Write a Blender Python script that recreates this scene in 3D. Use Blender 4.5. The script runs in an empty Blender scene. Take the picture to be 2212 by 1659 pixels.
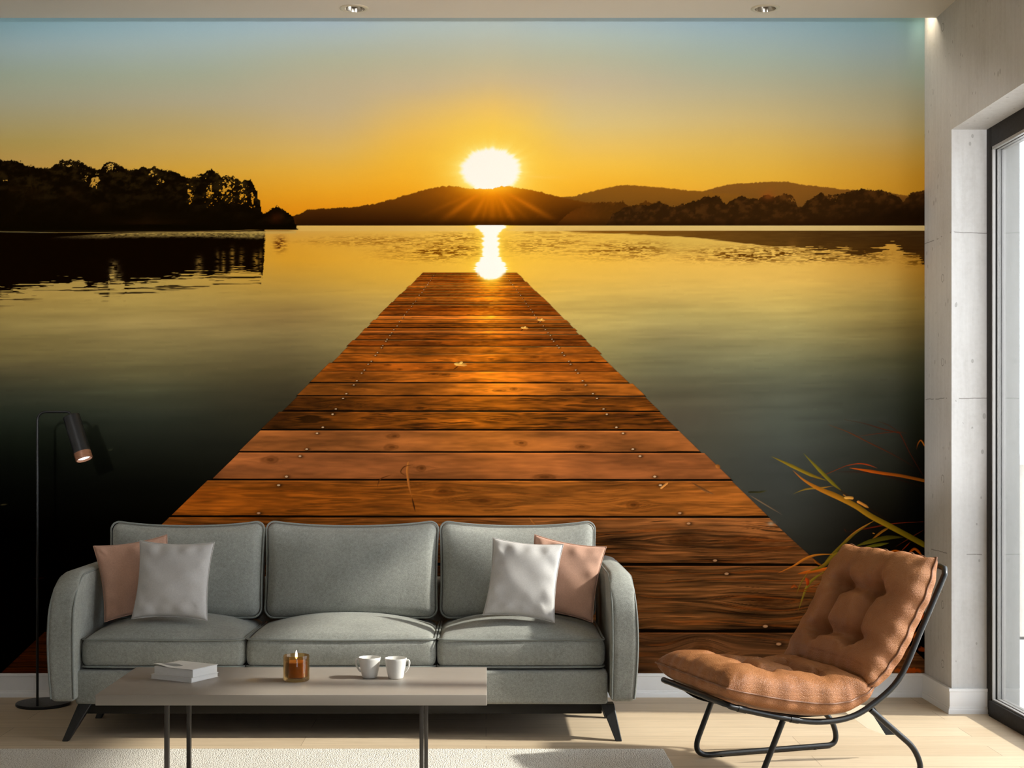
import bpy, bmesh, math, random
import numpy as np
from mathutils import Vector, Matrix

SC = bpy.context.scene
COL = SC.collection
PI = math.pi
rnd = random.Random(7)

# ------------------------------------------------------------------ camera numbers
F = 50.0 / 36.0 * 2212.0          # focal length in pixels
EYE = 1.2
PVX, PVY = 1050.0, 928.0
ZW = F / 481.0                    # distance camera -> feature wall (wall plane is y = 0)


def at(px, py, depth):
    """photo pixel at a given distance from the camera plane -> world point (used only to measure)"""
    return Vector(((px - PVX) * depth / F, depth - ZW, EYE - (py - PVY) * depth / F))


# ------------------------------------------------------------------ helpers: objects
def tag(o, label=None, cat=None, group=None, kind=None):
    if label: o['label'] = label
    if cat: o['category'] = cat
    if group: o['group'] = group
    if kind: o['kind'] = kind
    return o


def thing(name, label, cat, loc=(0, 0, 0), rotz=0.0, group=None):
    o = bpy.data.objects.new(name, None)
    o.empty_display_size = 0.05
    COL.objects.link(o)
    o.location = loc
    o.rotation_euler = (0, 0, rotz)
    return tag(o, label, cat, group)


def link_mesh(name, me, mat, parent=None, smooth=True, sharp=0.7):
    if mat is not None:
        for m in (mat if isinstance(mat, (list, tuple)) else [mat]):
            me.materials.append(m)
    if smooth:
        me.polygons.foreach_set('use_smooth', [True] * len(me.polygons))
        if sharp:
            me.set_sharp_from_angle(angle=sharp)
    o = bpy.data.objects.new(name, me)
    COL.objects.link(o)
    if parent is not None:
        o.parent = parent
    return o


def obj(name, vf, mat, parent=None, smooth=True, sharp=0.7):
    me = bpy.data.meshes.new(name)
    me.from_pydata([tuple(v) for v in vf[0]], [], vf[1])
    me.validate()
    bm = bmesh.new(); bm.from_mesh(me)
    bmesh.ops.recalc_face_normals(bm, faces=bm.faces)
    bm.to_mesh(me); bm.free()
    me.update()
    return link_mesh(name, me, mat, parent, smooth, sharp)


def join(*parts):
    V, Fc = [], []
    for v, f in parts:
        b = len(V)
        V += list(v)
        Fc += [tuple(i + b for i in q) for q in f]
    return V, Fc


def xf(vf, M):
    return [M @ Vector(v) for v in vf[0]], vf[1]


def move(vf, x, y, z):
    return [(v[0] + x, v[1] + y, v[2] + z) for v in vf[0]], vf[1]


# ------------------------------------------------------------------ helpers: shapes
def axis_steps(h, r, k, m):
    a = [-h + r * i / k for i in range(k)]
    b = [-h + r + (2 * h - 2 * r) * i / m for i in range(m)]
    c = [h - r + r * i / k for i in range(k + 1)]
    return a + b + c


def rbox(hx, hy, hz, r, k=3, m=1, mx=None, my=None, mz=None):
    """box with rounded edges, centred; returns verts, faces"""
    r = min(r, hx * .98, hy * .98, hz * .98)
    X = axis_steps(hx, r, k, mx or m); Y = axis_steps(hy, r, k, my or m); Zs = axis_steps(hz, r, k, mz or m)
    idx, V, Fc = {}, [], []

    def vid(x, y, z):
        key = (round(x, 6), round(y, 6), round(z, 6))
        if key in idx: return idx[key]
        ix = max(-hx + r, min(hx - r, x)); iy = max(-hy + r, min(hy - r, y)); iz = max(-hz + r, min(hz - r, z))
        dx, dy, dz = x - ix, y - iy, z - iz
        n = math.sqrt(dx * dx + dy * dy + dz * dz)
        if n > 1e-9:
            s = r / n
            p = (ix + dx * s, iy + dy * s, iz + dz * s)
        else:
            p = (x, y, z)
        idx[key] = len(V); V.append(p)
        return idx[key]

    def face(A, B, fn, flip):
        for i in range(len(A) - 1):
            for j in range(len(B) - 1):
                q = [fn(A[i], B[j]), fn(A[i + 1], B[j]), fn(A[i + 1], B[j + 1]), fn(A[i], B[j + 1])]
                q = [vid(*t) for t in q]
                Fc.append(tuple(q[::-1] if flip else q))
    face(X, Y, lambda a, b: (a, b, hz), False); face(X, Y, lambda a, b: (a, b, -hz), True)
    face(X, Zs, lambda a, b: (a, -hy, b), False); face(X, Zs, lambda a, b: (a, hy, b), True)
    face(Y, Zs, lambda a, b: (hx, a, b), False); face(Y, Zs, lambda a, b: (-hx, a, b), True)
    return V, Fc


def box(x0, x1, y0, y1, z0, z1, r=0.0, k=2):
    hx, hy, hz = (x1 - x0) / 2, (y1 - y0) / 2, (z1 - z0) / 2
    cx, cy, cz = (x0 + x1) / 2, (y0 + y1) / 2, (z0 + z1) / 2
    if r > 0:
        return move(rbox(hx, hy, hz, r, k), cx, cy, cz)
    V = [(cx + sx * hx, cy + sy * hy, cz + sz * hz) for sx in (-1, 1) for sy in (-1, 1) for sz in (-1, 1)]
    return V, [(0, 1, 3, 2), (4, 6, 7, 5), (0, 4, 5, 1), (2, 3, 7, 6), (0, 2, 6, 4), (1, 5, 7, 3)]


def catmull(P, n=8, closed=False):
    P = [Vector(p) for p in P]
    out = []
    N = len(P)
    rng = range(N) if closed else range(N - 1)
    for i in rng:
        if closed:
            p0, p1, p2, p3 = P[(i - 1) % N], P[i], P[(i + 1) % N], P[(i + 2) % N]
        else:
            p0, p1, p2, p3 = P[max(i - 1, 0)], P[i], P[i + 1], P[min(i + 2, N - 1)]
        for j in range(n):
            t = j / n
            out.append(0.5 * ((2 * p1) + (p2 - p0) * t + (2 * p0 - 5 * p1 + 4 * p2 - p3) * t * t + (3 * p1 - p0 - 3 * p2 + p3) * t ** 3))
    if not closed: out.append(P[-1])
    return out


def fillet(P, r, n=6):
    """polyline with its inner corners rounded"""
    P = [Vector(p) for p in P]
    out = [P[0]]
    for i in range(1, len(P) - 1):
        a, b, c = P[i - 1], P[i], P[i + 1]
        rr = r[i] if isinstance(r, (list, tuple)) else r
        d1, d2 = (a - b), (c - b)
        l = min(rr, d1.length * .49, d2.length * .49)
        p, q = b + d1.normalized() * l, b + d2.normalized() * l
        for j in range(n + 1):
            t = j / n
            out.append(p * (1 - t) ** 2 + b * 2 * t * (1 - t) + q * t * t)
    out.append(P[-1])
    return out


def tube(P, rad, seg=10, closed=False, cap=True):
    P = [Vector(p) for p in P]
    N = len(P)
    T = []
    for i in range(N):
        if closed: d = P[(i + 1) % N] - P[(i - 1) % N]
        else: d = P[min(i + 1, N - 1)] - P[max(i - 1, 0)]
        T.append(d.normalized() if d.length > 1e-9 else Vector((0, 0, 1)))
    ref = Vector((0, 0, 1)) if abs(T[0].z) < .9 else Vector((1, 0, 0))
    nrm = (ref - T[0] * ref.dot(T[0])).normalized()
    V, Fc = [], []
    for i in range(N):
        nrm = nrm - T[i] * nrm.dot(T[i])
        nrm = nrm.normalized() if nrm.length > 1e-8 else T[i].orthogonal().normalized()
        bn = T[i].cross(nrm)
        r = rad[i] if isinstance(rad, (list, tuple)) else rad
        for j in range(seg):
            a = 2 * PI * j / seg
            V.append(P[i] + (nrm * math.cos(a) + bn * math.sin(a)) * r)
    for i in range(N if closed else N - 1):
        for j in range(seg):
            a, b = i * seg + j, i * seg + (j + 1) % seg
            c, d = ((i + 1) % N) * seg + (j + 1) % seg, ((i + 1) % N) * seg + j
            Fc.append((a, b, c, d))
    if cap and not closed:
        Fc.append(tuple(range(seg))[::-1]); Fc.append(tuple((N - 1) * seg + j for j in range(seg)))
    return V, Fc


def lathe(prof, seg=48, closed=False):
    """profile (r, z) around z; r = 0 ends become poles"""
    V, Fc, rings = [], [], []
    for r, z in prof:
        if r < 1e-6:
            V.append((0, 0, z)); rings.append([len(V) - 1])
        else:
            b = len(V)
            for j in range(seg):
                a = 2 * PI * j / seg
                V.append((r * math.cos(a), r * math.sin(a), z))
            rings.append(list(range(b, b + seg)))
    pairs = list(zip(rings, rings[1:])) + ([(rings[-1], rings[0])] if closed else [])
    for A, B in pairs:
        for j in range(seg):
            k = (j + 1) % seg
            if len(A) == 1 and len(B) == 1: continue
            if len(A) == 1: Fc.append((A[0], B[k], B[j]))
            elif len(B) == 1: Fc.append((A[j], A[k], B[0]))
            else: Fc.append((A[j], A[k], B[k], B[j]))
    return V, Fc


def lin(c):
    c = c / 255.0
    return c / 12.92 if c <= 0.04045 else ((c + 0.055) / 1.055) ** 2.4


def rgb(r, g, b):
    return (lin(r), lin(g), lin(b), 1.0)


# ------------------------------------------------------------------ helpers: node materials
class Mat:
    def __init__(s, name, base=(.8, .8, .8, 1), rough=.6, metal=0.0, spec=.5):
        s.m = bpy.data.materials.new(name)
        s.m.use_nodes = True
        s.t = s.m.node_tree
        s.b = s.t.nodes['Principled BSDF']
        s.b.inputs['Base Color'].default_value = base
        s.b.inputs['Roughness'].default_value = rough
        s.b.inputs['Metallic'].default_value = metal
        s.b.inputs['Specular IOR Level'].default_value = spec

    def n(s, kind, **kw):
        nd = s.t.nodes.new(kind)
        for k, v in kw.items():
            if k.startswith('i_'):
                key = k[2:].replace('_', ' ')
                nd.inputs[key].default_value = v
            else:
                setattr(nd, k, v)
        return nd

    def l(s, a, b):
        s.t.links.new(a, b)

    def coord(s, which='Object', scale=(1, 1, 1), rot=(0, 0, 0)):
        tc = s.n('ShaderNodeTexCoord')
        mp = s.n('ShaderNodeMapping')
        mp.inputs['Scale'].default_value = scale
        mp.inputs['Rotation'].default_value = rot
        s.l(tc.outputs[which], mp.inputs['Vector'])
        return mp.outputs['Vector']

    def noise(s, vec, scale, detail=4, rough=.55, dist=0.0):
        nd = s.n('ShaderNodeTexNoise')
        nd.inputs['Scale'].default_value = scale
        nd.inputs['Detail'].default_value = detail
        nd.inputs['Roughness'].default_value = rough
        nd.inputs['Distortion'].default_value = dist
        s.l(vec, nd.inputs['Vector'])
        return nd.outputs['Fac']

    def ramp(s, fac, stops, interp='LINEAR'):
        nd = s.n('ShaderNodeValToRGB')
        cr = nd.color_ramp
        cr.interpolation = interp
        while len(cr.elements) < len(stops): cr.elements.new(.5)
        for e, (p, c) in zip(cr.elements, stops):
            e.position = p
            e.color = c if not isinstance(c, (int, float)) else (c, c, c, 1)
        s.l(fac, nd.inputs['Fac'])
        return nd.outputs['Color']

    def mix(s, fac, a, b, mode='MIX'):
        nd = s.n('ShaderNodeMix', data_type='RGBA', blend_type=mode)
        for sock, v in ((nd.inputs[0], fac), (nd.inputs[6], a), (nd.inputs[7], b)):
            if isinstance(v, (int, float, tuple)): sock.default_value = v
            else: s.l(v, sock)
        return nd.outputs[2]

    def math(s, op, a, b=None, c=None):
        nd = s.n('ShaderNodeMath', operation=op)
        for i, v in enumerate((a, b, c)):
            if v is None: continue
            if isinstance(v, (int, float)): nd.inputs[i].default_value = v
            else: s.l(v, nd.inputs[i])
        return nd.outputs[0]

    def bump(s, h, strength=.3, dist=.002, prev=None):
        nd = s.n('ShaderNodeBump')
        nd.inputs['Strength'].default_value = strength
        nd.inputs['Distance'].default_value = dist
        s.l(h, nd.inputs['Height'])
        if prev is not None: s.l(prev, nd.inputs['Normal'])
        return nd.outputs['Normal']

    def set(s, **kw):
        for k, v in kw.items():
            sock = s.b.inputs[k.replace('_', ' ')]
            if isinstance(v, (int, float, tuple)): sock.default_value = v
            else: s.l(v, sock)
        return s


def fabric(name, c, var=.12, scale=900, bump=.35, sheen=.3):
    M = Mat(name, c, .92, 0, .15)
    v = M.coord('Object')
    fine = M.noise(v, scale, 2, .6)
    mid = M.noise(v, scale * .28, 3, .6)
    big = M.noise(v, 7, 3, .5)
    f = M.math('ADD', M.math('MULTIPLY', fine, .6), M.math('MULTIPLY', mid, .4))
    d = tuple(x * (1 - var * 2.2) for x in c[:3]) + (1,)
    l_ = tuple(min(1, x * (1 + var * 2.2)) for x in c[:3]) + (1,)
    col = M.ramp(f, [(.32, d), (.68, l_)])
    col = M.mix(.25, col, M.ramp(big, [(.3, d), (.7, l_)]))
    M.set(Base_Color=col, Normal=M.bump(f, bump, .0015))
    M.b.inputs['Sheen Weight'].default_value = sheen
    M.b.inputs['Sheen Roughness'].default_value = .5
    return M.m


MT = {}
MT['sofa'] = fabric('sofa_weave', (.296, .300, .268, 1), .17, 340, .6, .08)
MT['sofa_pipe'] = fabric('sofa_piping_weave', (.215, .225, .205, 1), .1, 520, .3, .1)
MT['pillow_grey'] = fabric('light_grey_weave', (.55, .525, .50, 1), .07, 700, .3, .2)
MT['pillow_pink'] = fabric('terracotta_weave', (.55, .32, .225, 1), .09, 700, .35, .2)

M = Mat('black_powder_coat', (.006, .006, .006, 1), .34, 0, .38)
v = M.coord('Object'); M.set(Roughness=M.math('MULTIPLY_ADD', M.noise(v, 120, 2), .2, .26))
MT['black'] = M.m
M = Mat('black_stained_wood', (.012, .012, .011, 1), .45, 0, .4)
v = M.coord('Object', (40, 40, 4))
M.set(Base_Color=M.ramp(M.noise(v, 3, 4), [(.3, (.008, .008, .007, 1)), (.7, (.02, .019, .017, 1))]))
MT['leg'] = M.m
M = Mat('dark_underframe', (.022, .02, .016, 1), .8, 0, .2)
v = M.coord('Object'); M.set(Normal=M.bump(M.noise(v, 400, 2), .2, .001))
MT['under'] = M.m
M = Mat('bronze_bar', (.06, .05, .04, 1), .45, .3, .5)
v = M.coord('Object'); M.set(Roughness=M.math('MULTIPLY_ADD', M.noise(v, 60, 2), .2, .35))
MT['bronze'] = M.m
M = Mat('taupe_lacquer', (.30, .262, .222, 1), .42, 0, .45)
v = M.coord('Object')
M.set(Base_Color=M.mix(.5, (.30, .262, .222, 1), M.ramp(M.noise(v, 5, 4), [(.3, (.285, .248, .21, 1)), (.7, (.315, .276, .234, 1))])),
      Roughness=M.math('MULTIPLY_ADD', M.noise(v, 14, 3), .14, .36))
MT['taupe'] = M.m
M = Mat('copper_wood_collar', (.20, .085, .04, 1), .4, .25, .5)
v = M.coord('Object', (8, 8, 60)); M.set(Base_Color=M.ramp(M.noise(v, 3, 4), [(.3, (.16, .065, .03, 1)), (.7, (.25, .11, .055, 1))]))
MT['copper'] = M.m
M = Mat('white_ceramic', (.80, .77, .71, 1), .32, 0, .5)
v = M.coord('Object'); M.set(Normal=M.bump(M.noise(v, 40, 2), .03, .001))
MT['ceramic'] = M.m
M = Mat('white_paint', (.86, .855, .845, 1), .45, 0, .4)
v = M.coord('Object'); M.set(Normal=M.bump(M.noise(v, 90, 2), .03, .001))
MT['white'] = M.m
M = Mat('paper_pages', (.82, .80, .76, 1), .8, 0, .1)
v = M.coord('Object', (1, 1, 700)); M.set(Base_Color=M.ramp(M.noise(v, 1.5, 2), [(.3, (.74, .72, .68, 1)), (.7, (.86, .84, .8, 1))]))
MT['pages'] = M.m
M = Mat('paper_cover', (.82, .80, .76, 1), .55, 0, .3)
v = M.coord('Object'); M.set(Base_Color=M.ramp(M.noise(v, 8, 2), [(.3, (.80, .78, .74, 1)), (.7, (.84, .82, .78, 1))]))
MT['cover'] = M.m
M = Mat('wax', (.42, .20, .075, 1), .5, 0, .4)
v = M.coord('Object'); M.set(Base_Color=M.ramp(M.noise(v, 25, 3), [(.3, (.37, .165, .055, 1)), (.7, (.47, .225, .08, 1))]))
M.b.inputs['Subsurface Weight'].default_value = .2
M.b.inputs['Subsurface Radius'].default_value = (.02, .01, .004)
MT['wax'] = M.m


def thin_glass(name, tint, refl=1.0, rough=.03):
    """clear pane: tinted transparency with a fresnel mirror coat"""
    m = bpy.data.materials.new(name); m.use_nodes = True
    t = m.node_tree; t.nodes.clear()
    out = t.nodes.new('ShaderNodeOutputMaterial'); mx = t.nodes.new('ShaderNodeMixShader')
    tr = t.nodes.new('ShaderNodeBsdfTransparent'); gl = t.nodes.new('ShaderNodeBsdfGlossy')
    fr = t.nodes.new('ShaderNodeFresnel'); mu = t.nodes.new('ShaderNodeMath'); mu.operation = 'MULTIPLY'
    fr.inputs['IOR'].default_value = 1.45; mu.inputs[1].default_value = refl
    tr.inputs['Color'].default_value = tint; gl.inputs['Roughness'].default_value = rough
    t.links.new(fr.outputs[0], mu.inputs[0]); t.links.new(mu.outputs[0], mx.inputs[0])
    t.links.new(tr.outputs[0], mx.inputs[1]); t.links.new(gl.outputs[0], mx.inputs[2])
    t.links.new(mx.outputs[0], out.inputs['Surface'])
    return m


MT['glass'] = thin_glass('clear_door_glass', (.97, .98, .97, 1), .6)
MT['amber'] = thin_glass('amber_glass', (.965, .79, .50, 1), .8, .05)


def emitter(name, c, s):
    m = bpy.data.materials.new(name); m.use_nodes = True
    t = m.node_tree; t.nodes.clear()
    out = t.nodes.new('ShaderNodeOutputMaterial'); e = t.nodes.new('ShaderNodeEmission')
    e.inputs['Color'].default_value = c; e.inputs['Strength'].default_value = s
    t.links.new(e.outputs[0], out.inputs['Surface'])
    return m


MT['flame'] = emitter('candle_flame_glow', (1, .93, .82, 1), 1.6)
MT['bulb'] = emitter('lamp_bulb_glow', (1, .96, .9, 1), 2.2)

# tan leather
M = Mat('tan_leather', (.30, .135, .06, 1), .42, 0, .30)
v = M.coord('Object')
vor = M.n('ShaderNodeTexVoronoi'); vor.feature = 'DISTANCE_TO_EDGE'; vor.inputs['Scale'].default_value = 230
M.l(M.coord('Object', (1, .55, 1)), vor.inputs['Vector'])
big = M.noise(v, 6, 4); fine = M.noise(v, 260, 3)
M.set(Base_Color=M.ramp(M.math('ADD', M.math('MULTIPLY', big, .8), M.math('MULTIPLY', fine, .2)),
                        [(.28, (.245, .090, .030, 1)), (.52, (.345, .138, .049, 1)), (.78, (.43, .190, .075, 1))]),
      Roughness=M.math('MULTIPLY_ADD', fine, .3, .30),
      Normal=M.bump(fine, .3, .002, M.bump(M.ramp(vor.outputs['Distance'], [(0, 0.0), (.25, 1.0)]), .45, .002, M.bump(M.noise(M.coord('Object', (1, 1, 3.2)), 34, 4, .6, .8), .5, .006))))
MT['leather'] = M.m
M = Mat('leather_seam', (.20, .085, .04, 1), .5, 0, .4)
v = M.coord('Object'); M.set(Base_Color=M.ramp(M.noise(v, 90, 3), [(.3, (.16, .066, .03, 1)), (.7, (.24, .105, .05, 1))]))
MT['leather_seam'] = M.m
M = Mat('cream_canvas', (.62, .54, .40, 1), .8, 0, .2)
v = M.coord('Object'); M.set(Normal=M.bump(M.noise(v, 500, 2), .2, .001))
MT['canvas'] = M.m
M = Mat('black_sling', (.012, .012, .012, 1), .8, 0, .2)
v = M.coord('Object'); M.set(Normal=M.bump(M.noise(v, 600, 2), .3, .001))
MT['sling'] = M.m

# rug: short looped wool
M = Mat('wool_rug', (.70, .67, .61, 1), .95, 0, .1)
v = M.coord('Object')
vor = M.n('ShaderNodeTexVoronoi'); vor.inputs['Scale'].default_value = 210
M.l(M.coord('Object', (1, .5, 1)), vor.inputs['Vector'])
nz = M.noise(v, 160, 3); big = M.noise(v, 5, 3)
h = M.math('ADD', M.math('MULTIPLY', nz, .7), M.math('MULTIPLY', vor.outputs['Distance'], .6))
M.set(Base_Color=M.mix(.25, M.ramp(h, [(.30, (.83, .80, .74, 1)), (.62, (.70, .66, .59, 1)), (.85, (.46, .41, .34, 1))]),
                       M.ramp(big, [(.3, (.68, .65, .58, 1)), (.7, (.80, .77, .71, 1))])),
      Normal=M.bump(M.math('SUBTRACT', 1.0, h), .8, .006))
MT['rug'] = M.m

# pale oak floor, boards running along x
M = Mat('pale_oak_boards', (.6, .48, .33, 1), .5, 0, .35)
v = M.coord('Object')
br = M.n('ShaderNodeTexBrick'); br.offset = .37; br.offset_frequency = 2
for k, val in (('Scale', 1.0), ('Mortar Size', .0011), ('Mortar Smooth', .3), ('Bias', 0.0), ('Brick Width', 1.9), ('Row Height', .165)):
    br.inputs[k].default_value = val
br.inputs['Color1'].default_value = (.55, .425, .285, 1); br.inputs['Color2'].default_value = (.64, .51, .355, 1)
br.inputs['Mortar'].default_value = (.26, .19, .12, 1)
M.l(v, br.inputs['Vector'])
gr = M.noise(M.coord('Object', (2.2, 34, 1)), 1.6, 6, .62, .35)
gr2 = M.noise(M.coord('Object', (9, 210, 1)), 1.2, 3, .6)
g = M.math('ADD', M.math('MULTIPLY', gr, .7), M.math('MULTIPLY', gr2, .3))
col = M.mix(.85, br.outputs['Color'], M.ramp(g, [(.3, (.80, .77, .73, 1)), (.7, (1.12, 1.12, 1.12, 1))]), 'MULTIPLY')
M.set(Base_Color=col, Roughness=M.math('MULTIPLY_ADD', g, .2, .42), Normal=M.bump(g, .06, .001))
MT['floor'] = M.m

# board-marked raw concrete
M = Mat('raw_concrete', (.5, .48, .45, 1), .85, 0, .2)
v = M.coord('Object')
big = M.noise(v, 2.2, 6, .6); streak = M.noise(M.coord('Object', (14, 14, 1.2)), 3, 5, .6)
fine = M.noise(v, 60, 4, .6)
t = M.math('ADD', M.math('ADD', M.math('MULTIPLY', big, .5), M.math('MULTIPLY', streak, .3)), M.math('MULTIPLY', fine, .2))
col = M.ramp(t, [(.34, (.49, .472, .45, 1)), (.5, (.58, .566, .548, 1)), (.66, (.645, .633, .617, 1))])
vor = M.n('ShaderNodeTexVoronoi'); vor.inputs['Scale'].default_value = 26
M.l(M.coord('Object', (1, 1, .6)), vor.inputs['Vector'])
mask = M.noise(v, 4.0, 2)
thr = M.math('MULTIPLY_ADD', mask, .36, -.05)
pit = M.math('LESS_THAN', vor.outputs['Distance'], thr)
pit = M.math('MULTIPLY', pit, M.math('GREATER_THAN', M.noise(v, 9, 1), .52))
col = M.mix(M.math('MULTIPLY', pit, .45), col, (.20, .185, .165, 1))
# pour joints and tie holes at fixed heights
sep = M.n('ShaderNodeSeparateXYZ'); M.l(v, sep.inputs[0])
zz = sep.outputs['Z']
wob = M.math('MULTIPLY_ADD', M.noise(v, 7, 3), .02, -.01)
zj = M.math('ADD', zz, wob)
jl = None
for hgt in (.671, 1.333, 2.034):
    d = M.math('LESS_THAN', M.math('ABSOLUTE', M.math('SUBTRACT', zj, hgt)), .0022)
    jl = d if jl is None else M.math('MAXIMUM', jl, d)
jl = M.math('MULTIPLY', jl, M.math('GREATER_THAN', M.noise(v, 12, 2), .42))
ring = None
yy = M.math('ADD', sep.outputs['Y'], .253)
for hgt in (2.935, 1.853, 1.4915, .988, .445, .19):
    dz = M.math('SUBTRACT', zz, hgt)
    r = M.math('SQRT', M.math('ADD', M.math('MULTIPLY', yy, yy), M.math('MULTIPLY', dz, dz)))
    d = M.math('LESS_THAN', M.math('ABSOLUTE', M.math('SUBTRACT', r, .016)), .0022)
    ring = d if ring is None else M.math('MAXIMUM', ring, d)
ring = M.math('MULTIPLY', ring, M.math('GREATER_THAN', M.noise(v, 30, 2), .40))
marks = M.math('MAXIMUM', jl, ring)
col = M.mix(M.math('MULTIPLY', marks, .62), col, (.17, .155, .14, 1))
hgtm = M.math('SUBTRACT', t, M.math('MULTIPLY', M.math('MAXIMUM', pit, marks), .8))
M.set(Base_Color=col, Normal=M.bump(hgtm, .35, .004))
MT['concrete'] = M.m

M = Mat('matt_ceiling_paint', (.66, .625, .575, 1), .9, 0, .1)
v = M.coord('Object'); M.set(Normal=M.bump(M.noise(v, 150, 2), .04, .001))
MT['ceiling'] = M.m
M = Mat('plaster', (.62, .58, .52, 1), .9, 0, .1)
v = M.coord('Object'); M.set(Normal=M.bump(M.noise(v, 60, 3), .06, .001))
MT['plaster'] = M.m
M = Mat('anodised_dark_frame', (.024, .021, .018, 1), .6, .0, .08)
v = M.coord('Object'); M.set(Roughness=M.math('MULTIPLY_ADD', M.noise(v, 80, 2), .15, .5))
MT['frame'] = M.m
M = Mat('grey_aluminium_track', (.30, .285, .27, 1), .42, .3, .5)
v = M.coord('Object'); M.set(Roughness=M.math('MULTIPLY_ADD', M.noise(v, 80, 2), .15, .36))
MT['track'] = M.m
M = Mat('rubber_seal', (.012, .011, .010, 1), .7, 0, .3)
v = M.coord('Object'); M.set(Normal=M.bump(M.noise(v, 200, 2), .1, .001))
MT['seal'] = M.m
M = Mat('terrace_stone', (.78, .74, .68, 1), .7, 0, .3)
v = M.coord('Object'); M.set(Base_Color=M.ramp(M.noise(v, 6, 5), [(.3, (.72, .68, .62, 1)), (.7, (.82, .78, .72, 1))]))
MT['terrace'] = M.m
M = Mat('outdoor_render', (.25, .245, .235, 1), .9, 0, .1)
v = M.coord('Object'); M.set(Normal=M.bump(M.noise(v, 60, 3), .06, .001))
MT['render'] = M.m
M = Mat('chrome_reflector', (.55, .50, .42, 1), .18, .9, .5)
v = M.coord('Object'); M.set(Roughness=M.math('MULTIPLY_ADD', M.noise(v, 200, 2), .1, .14))
MT['chrome'] = M.m
M = Mat('frosted_lens', (.55, .50, .42, 1), .35, 0, .5)
v = M.coord('Object'); M.set(Normal=M.bump(M.noise(v, 300, 2), .2, .001))
MT['lens'] = M.m

# ================================================================== the printed wall mural
# The print is painted here as an array of colours (one entry per 2 mm of wall), then laid on a flat
# sheet whose cells get smaller where the picture has more detail.
MX0, MX1, MY0, MY1 = -355, 1997, 16, 1456
MW, MH = MX1 - MX0, MY1 - MY0
_rs = np.random.RandomState(11)
_LAT = _rs.rand(512, 512).astype(np.float32)


def vnoise(u, w, seed=0):
    u = np.asarray(u, np.float32) + np.float32((seed * 37.31) % 211); w = np.asarray(w, np.float32) + np.float32((seed * 91.7) % 197)
    iu = np.floor(u); iw = np.floor(w)
    fu = u - iu; fw = w - iw
    fu = fu * fu * (3 - 2 * fu); fw = fw * fw * (3 - 2 * fw)
    a = iu.astype(np.int32) & 511; b = iw.astype(np.int32) & 511
    a1 = (a + 1) & 511; b1 = (b + 1) & 511
    return ((_LAT[b, a] * (1 - fu) + _LAT[b, a1] * fu) * (1 - fw) + (_LAT[b1, a] * (1 - fu) + _LAT[b1, a1] * fu) * fw)


def fbm(u, w, seed=0, octv=4, gain=.5):
    s = 0; a = 1.0; t = 0
    for i in range(octv):
        s = s + a * vnoise(u * 2 ** i, w * 2 ** i, seed + i * 5); t += a; a *= gain
    return s / t


def sst(a, b, x):
    t = np.clip((x - a) / (b - a), 0, 1)
    return t * t * (3 - 2 * t)


def table(cols, X, Y):
    """colour columns {x: [(y, (r, g, b)), ...]} blended over the sheet"""
    xs = sorted(cols)
    ys = Y[:, 0]
    C = np.zeros((len(xs), len(ys), 3), np.float32)
    for i, x in enumerate(xs):
        py = [p[0] for p in cols[x]]
        for c in range(3):
            C[i, :, c] = np.interp(ys, py, [p[1][c] for p in cols[x]])
    k = np.ones(9) / 9.0
    for i in range(len(xs)):
        for c in range(3):
            C[i, :, c] = np.convolve(np.pad(C[i, :, c], 4, mode='edge'), k, mode='valid')
    xr = X[0]
    j = np.clip(np.searchsorted(xs, xr) - 1, 0, len(xs) - 2)
    x0 = np.array(xs, np.float32)[j]; x1 = np.array(xs, np.float32)[j + 1]
    t = np.clip((xr - x0) / (x1 - x0), 0, 1)
    t = (t * .5 + .5 * t * t * (3 - 2 * t))[None, :, None]
    A = C[j].transpose(1, 0, 2); B = C[j + 1].transpose(1, 0, 2)
    return A * (1 - t) + B * t


def over(img, a, c):
    a = a[..., None]
    c = np.asarray(c, np.float32)
    img[...] = img * (1 - a) + c * a


def seg_paint(img, X, Y, pts, width, cols, soft=1.2, taper=(0.0, .0), alpha=1.0):
    """a tapering stroke along a polyline in print coordinates"""
    P = [(p[0], p[1]) for p in catmull([(p[0], p[1], 0) for p in pts], 7)]
    xs = [p[0] for p in P]; ys = [p[1] for p in P]
    m = width + 4
    i0, i1 = int(max(0, min(ys) - m - MY0)), int(min(MH + 1, max(ys) + m - MY0))
    j0, j1 = int(max(0, min(xs) - m - MX0)), int(min(MW + 1, max(xs) + m - MX0))
    if i1 <= i0 or j1 <= j0: return
    x = X[i0:i1, j0:j1]; y = Y[i0:i1, j0:j1]
    best = np.full(x.shape, 1e9, np.float32); tt = np.zeros_like(best); side = np.zeros_like(best)
    n = len(P) - 1
    for k in range(n):
        ax, ay = P[k]; bx, by = P[k + 1]
        dx, dy = bx - ax, by - ay
        L = dx * dx + dy * dy + 1e-9
        t = np.clip(((x - ax) * dx + (y - ay) * dy) / L, 0, 1)
        ex, ey = x - ax - t * dx, y - ay - t * dy
        d = np.sqrt(ex * ex + ey * ey)
        sel = d < best
        best = np.where(sel, d, best); tt = np.where(sel, (k + t) / n, tt)
        side = np.where(sel, np.sign(dx * ey - dy * ex), side)
    w = width * .5 * np.minimum(np.minimum(1, (tt + taper[0]) / .35), np.minimum(1, (1 - tt + taper[1]) / .35))
    a = sst(w + soft * .6, w - soft * .6, best) * alpha
    c0, c1 = np.array(cols[0], np.float32), np.array(cols[-1], np.float32)
    c = c0 * (1 - tt[..., None]) + c1 * tt[..., None]
    c = c * (1 + .22 * (side * best / (width * .5 + .1))[..., None])
    v = img[i0:i1, j0:j1]
    v[...] = v * (1 - a[..., None]) + c * a[..., None]


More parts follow.
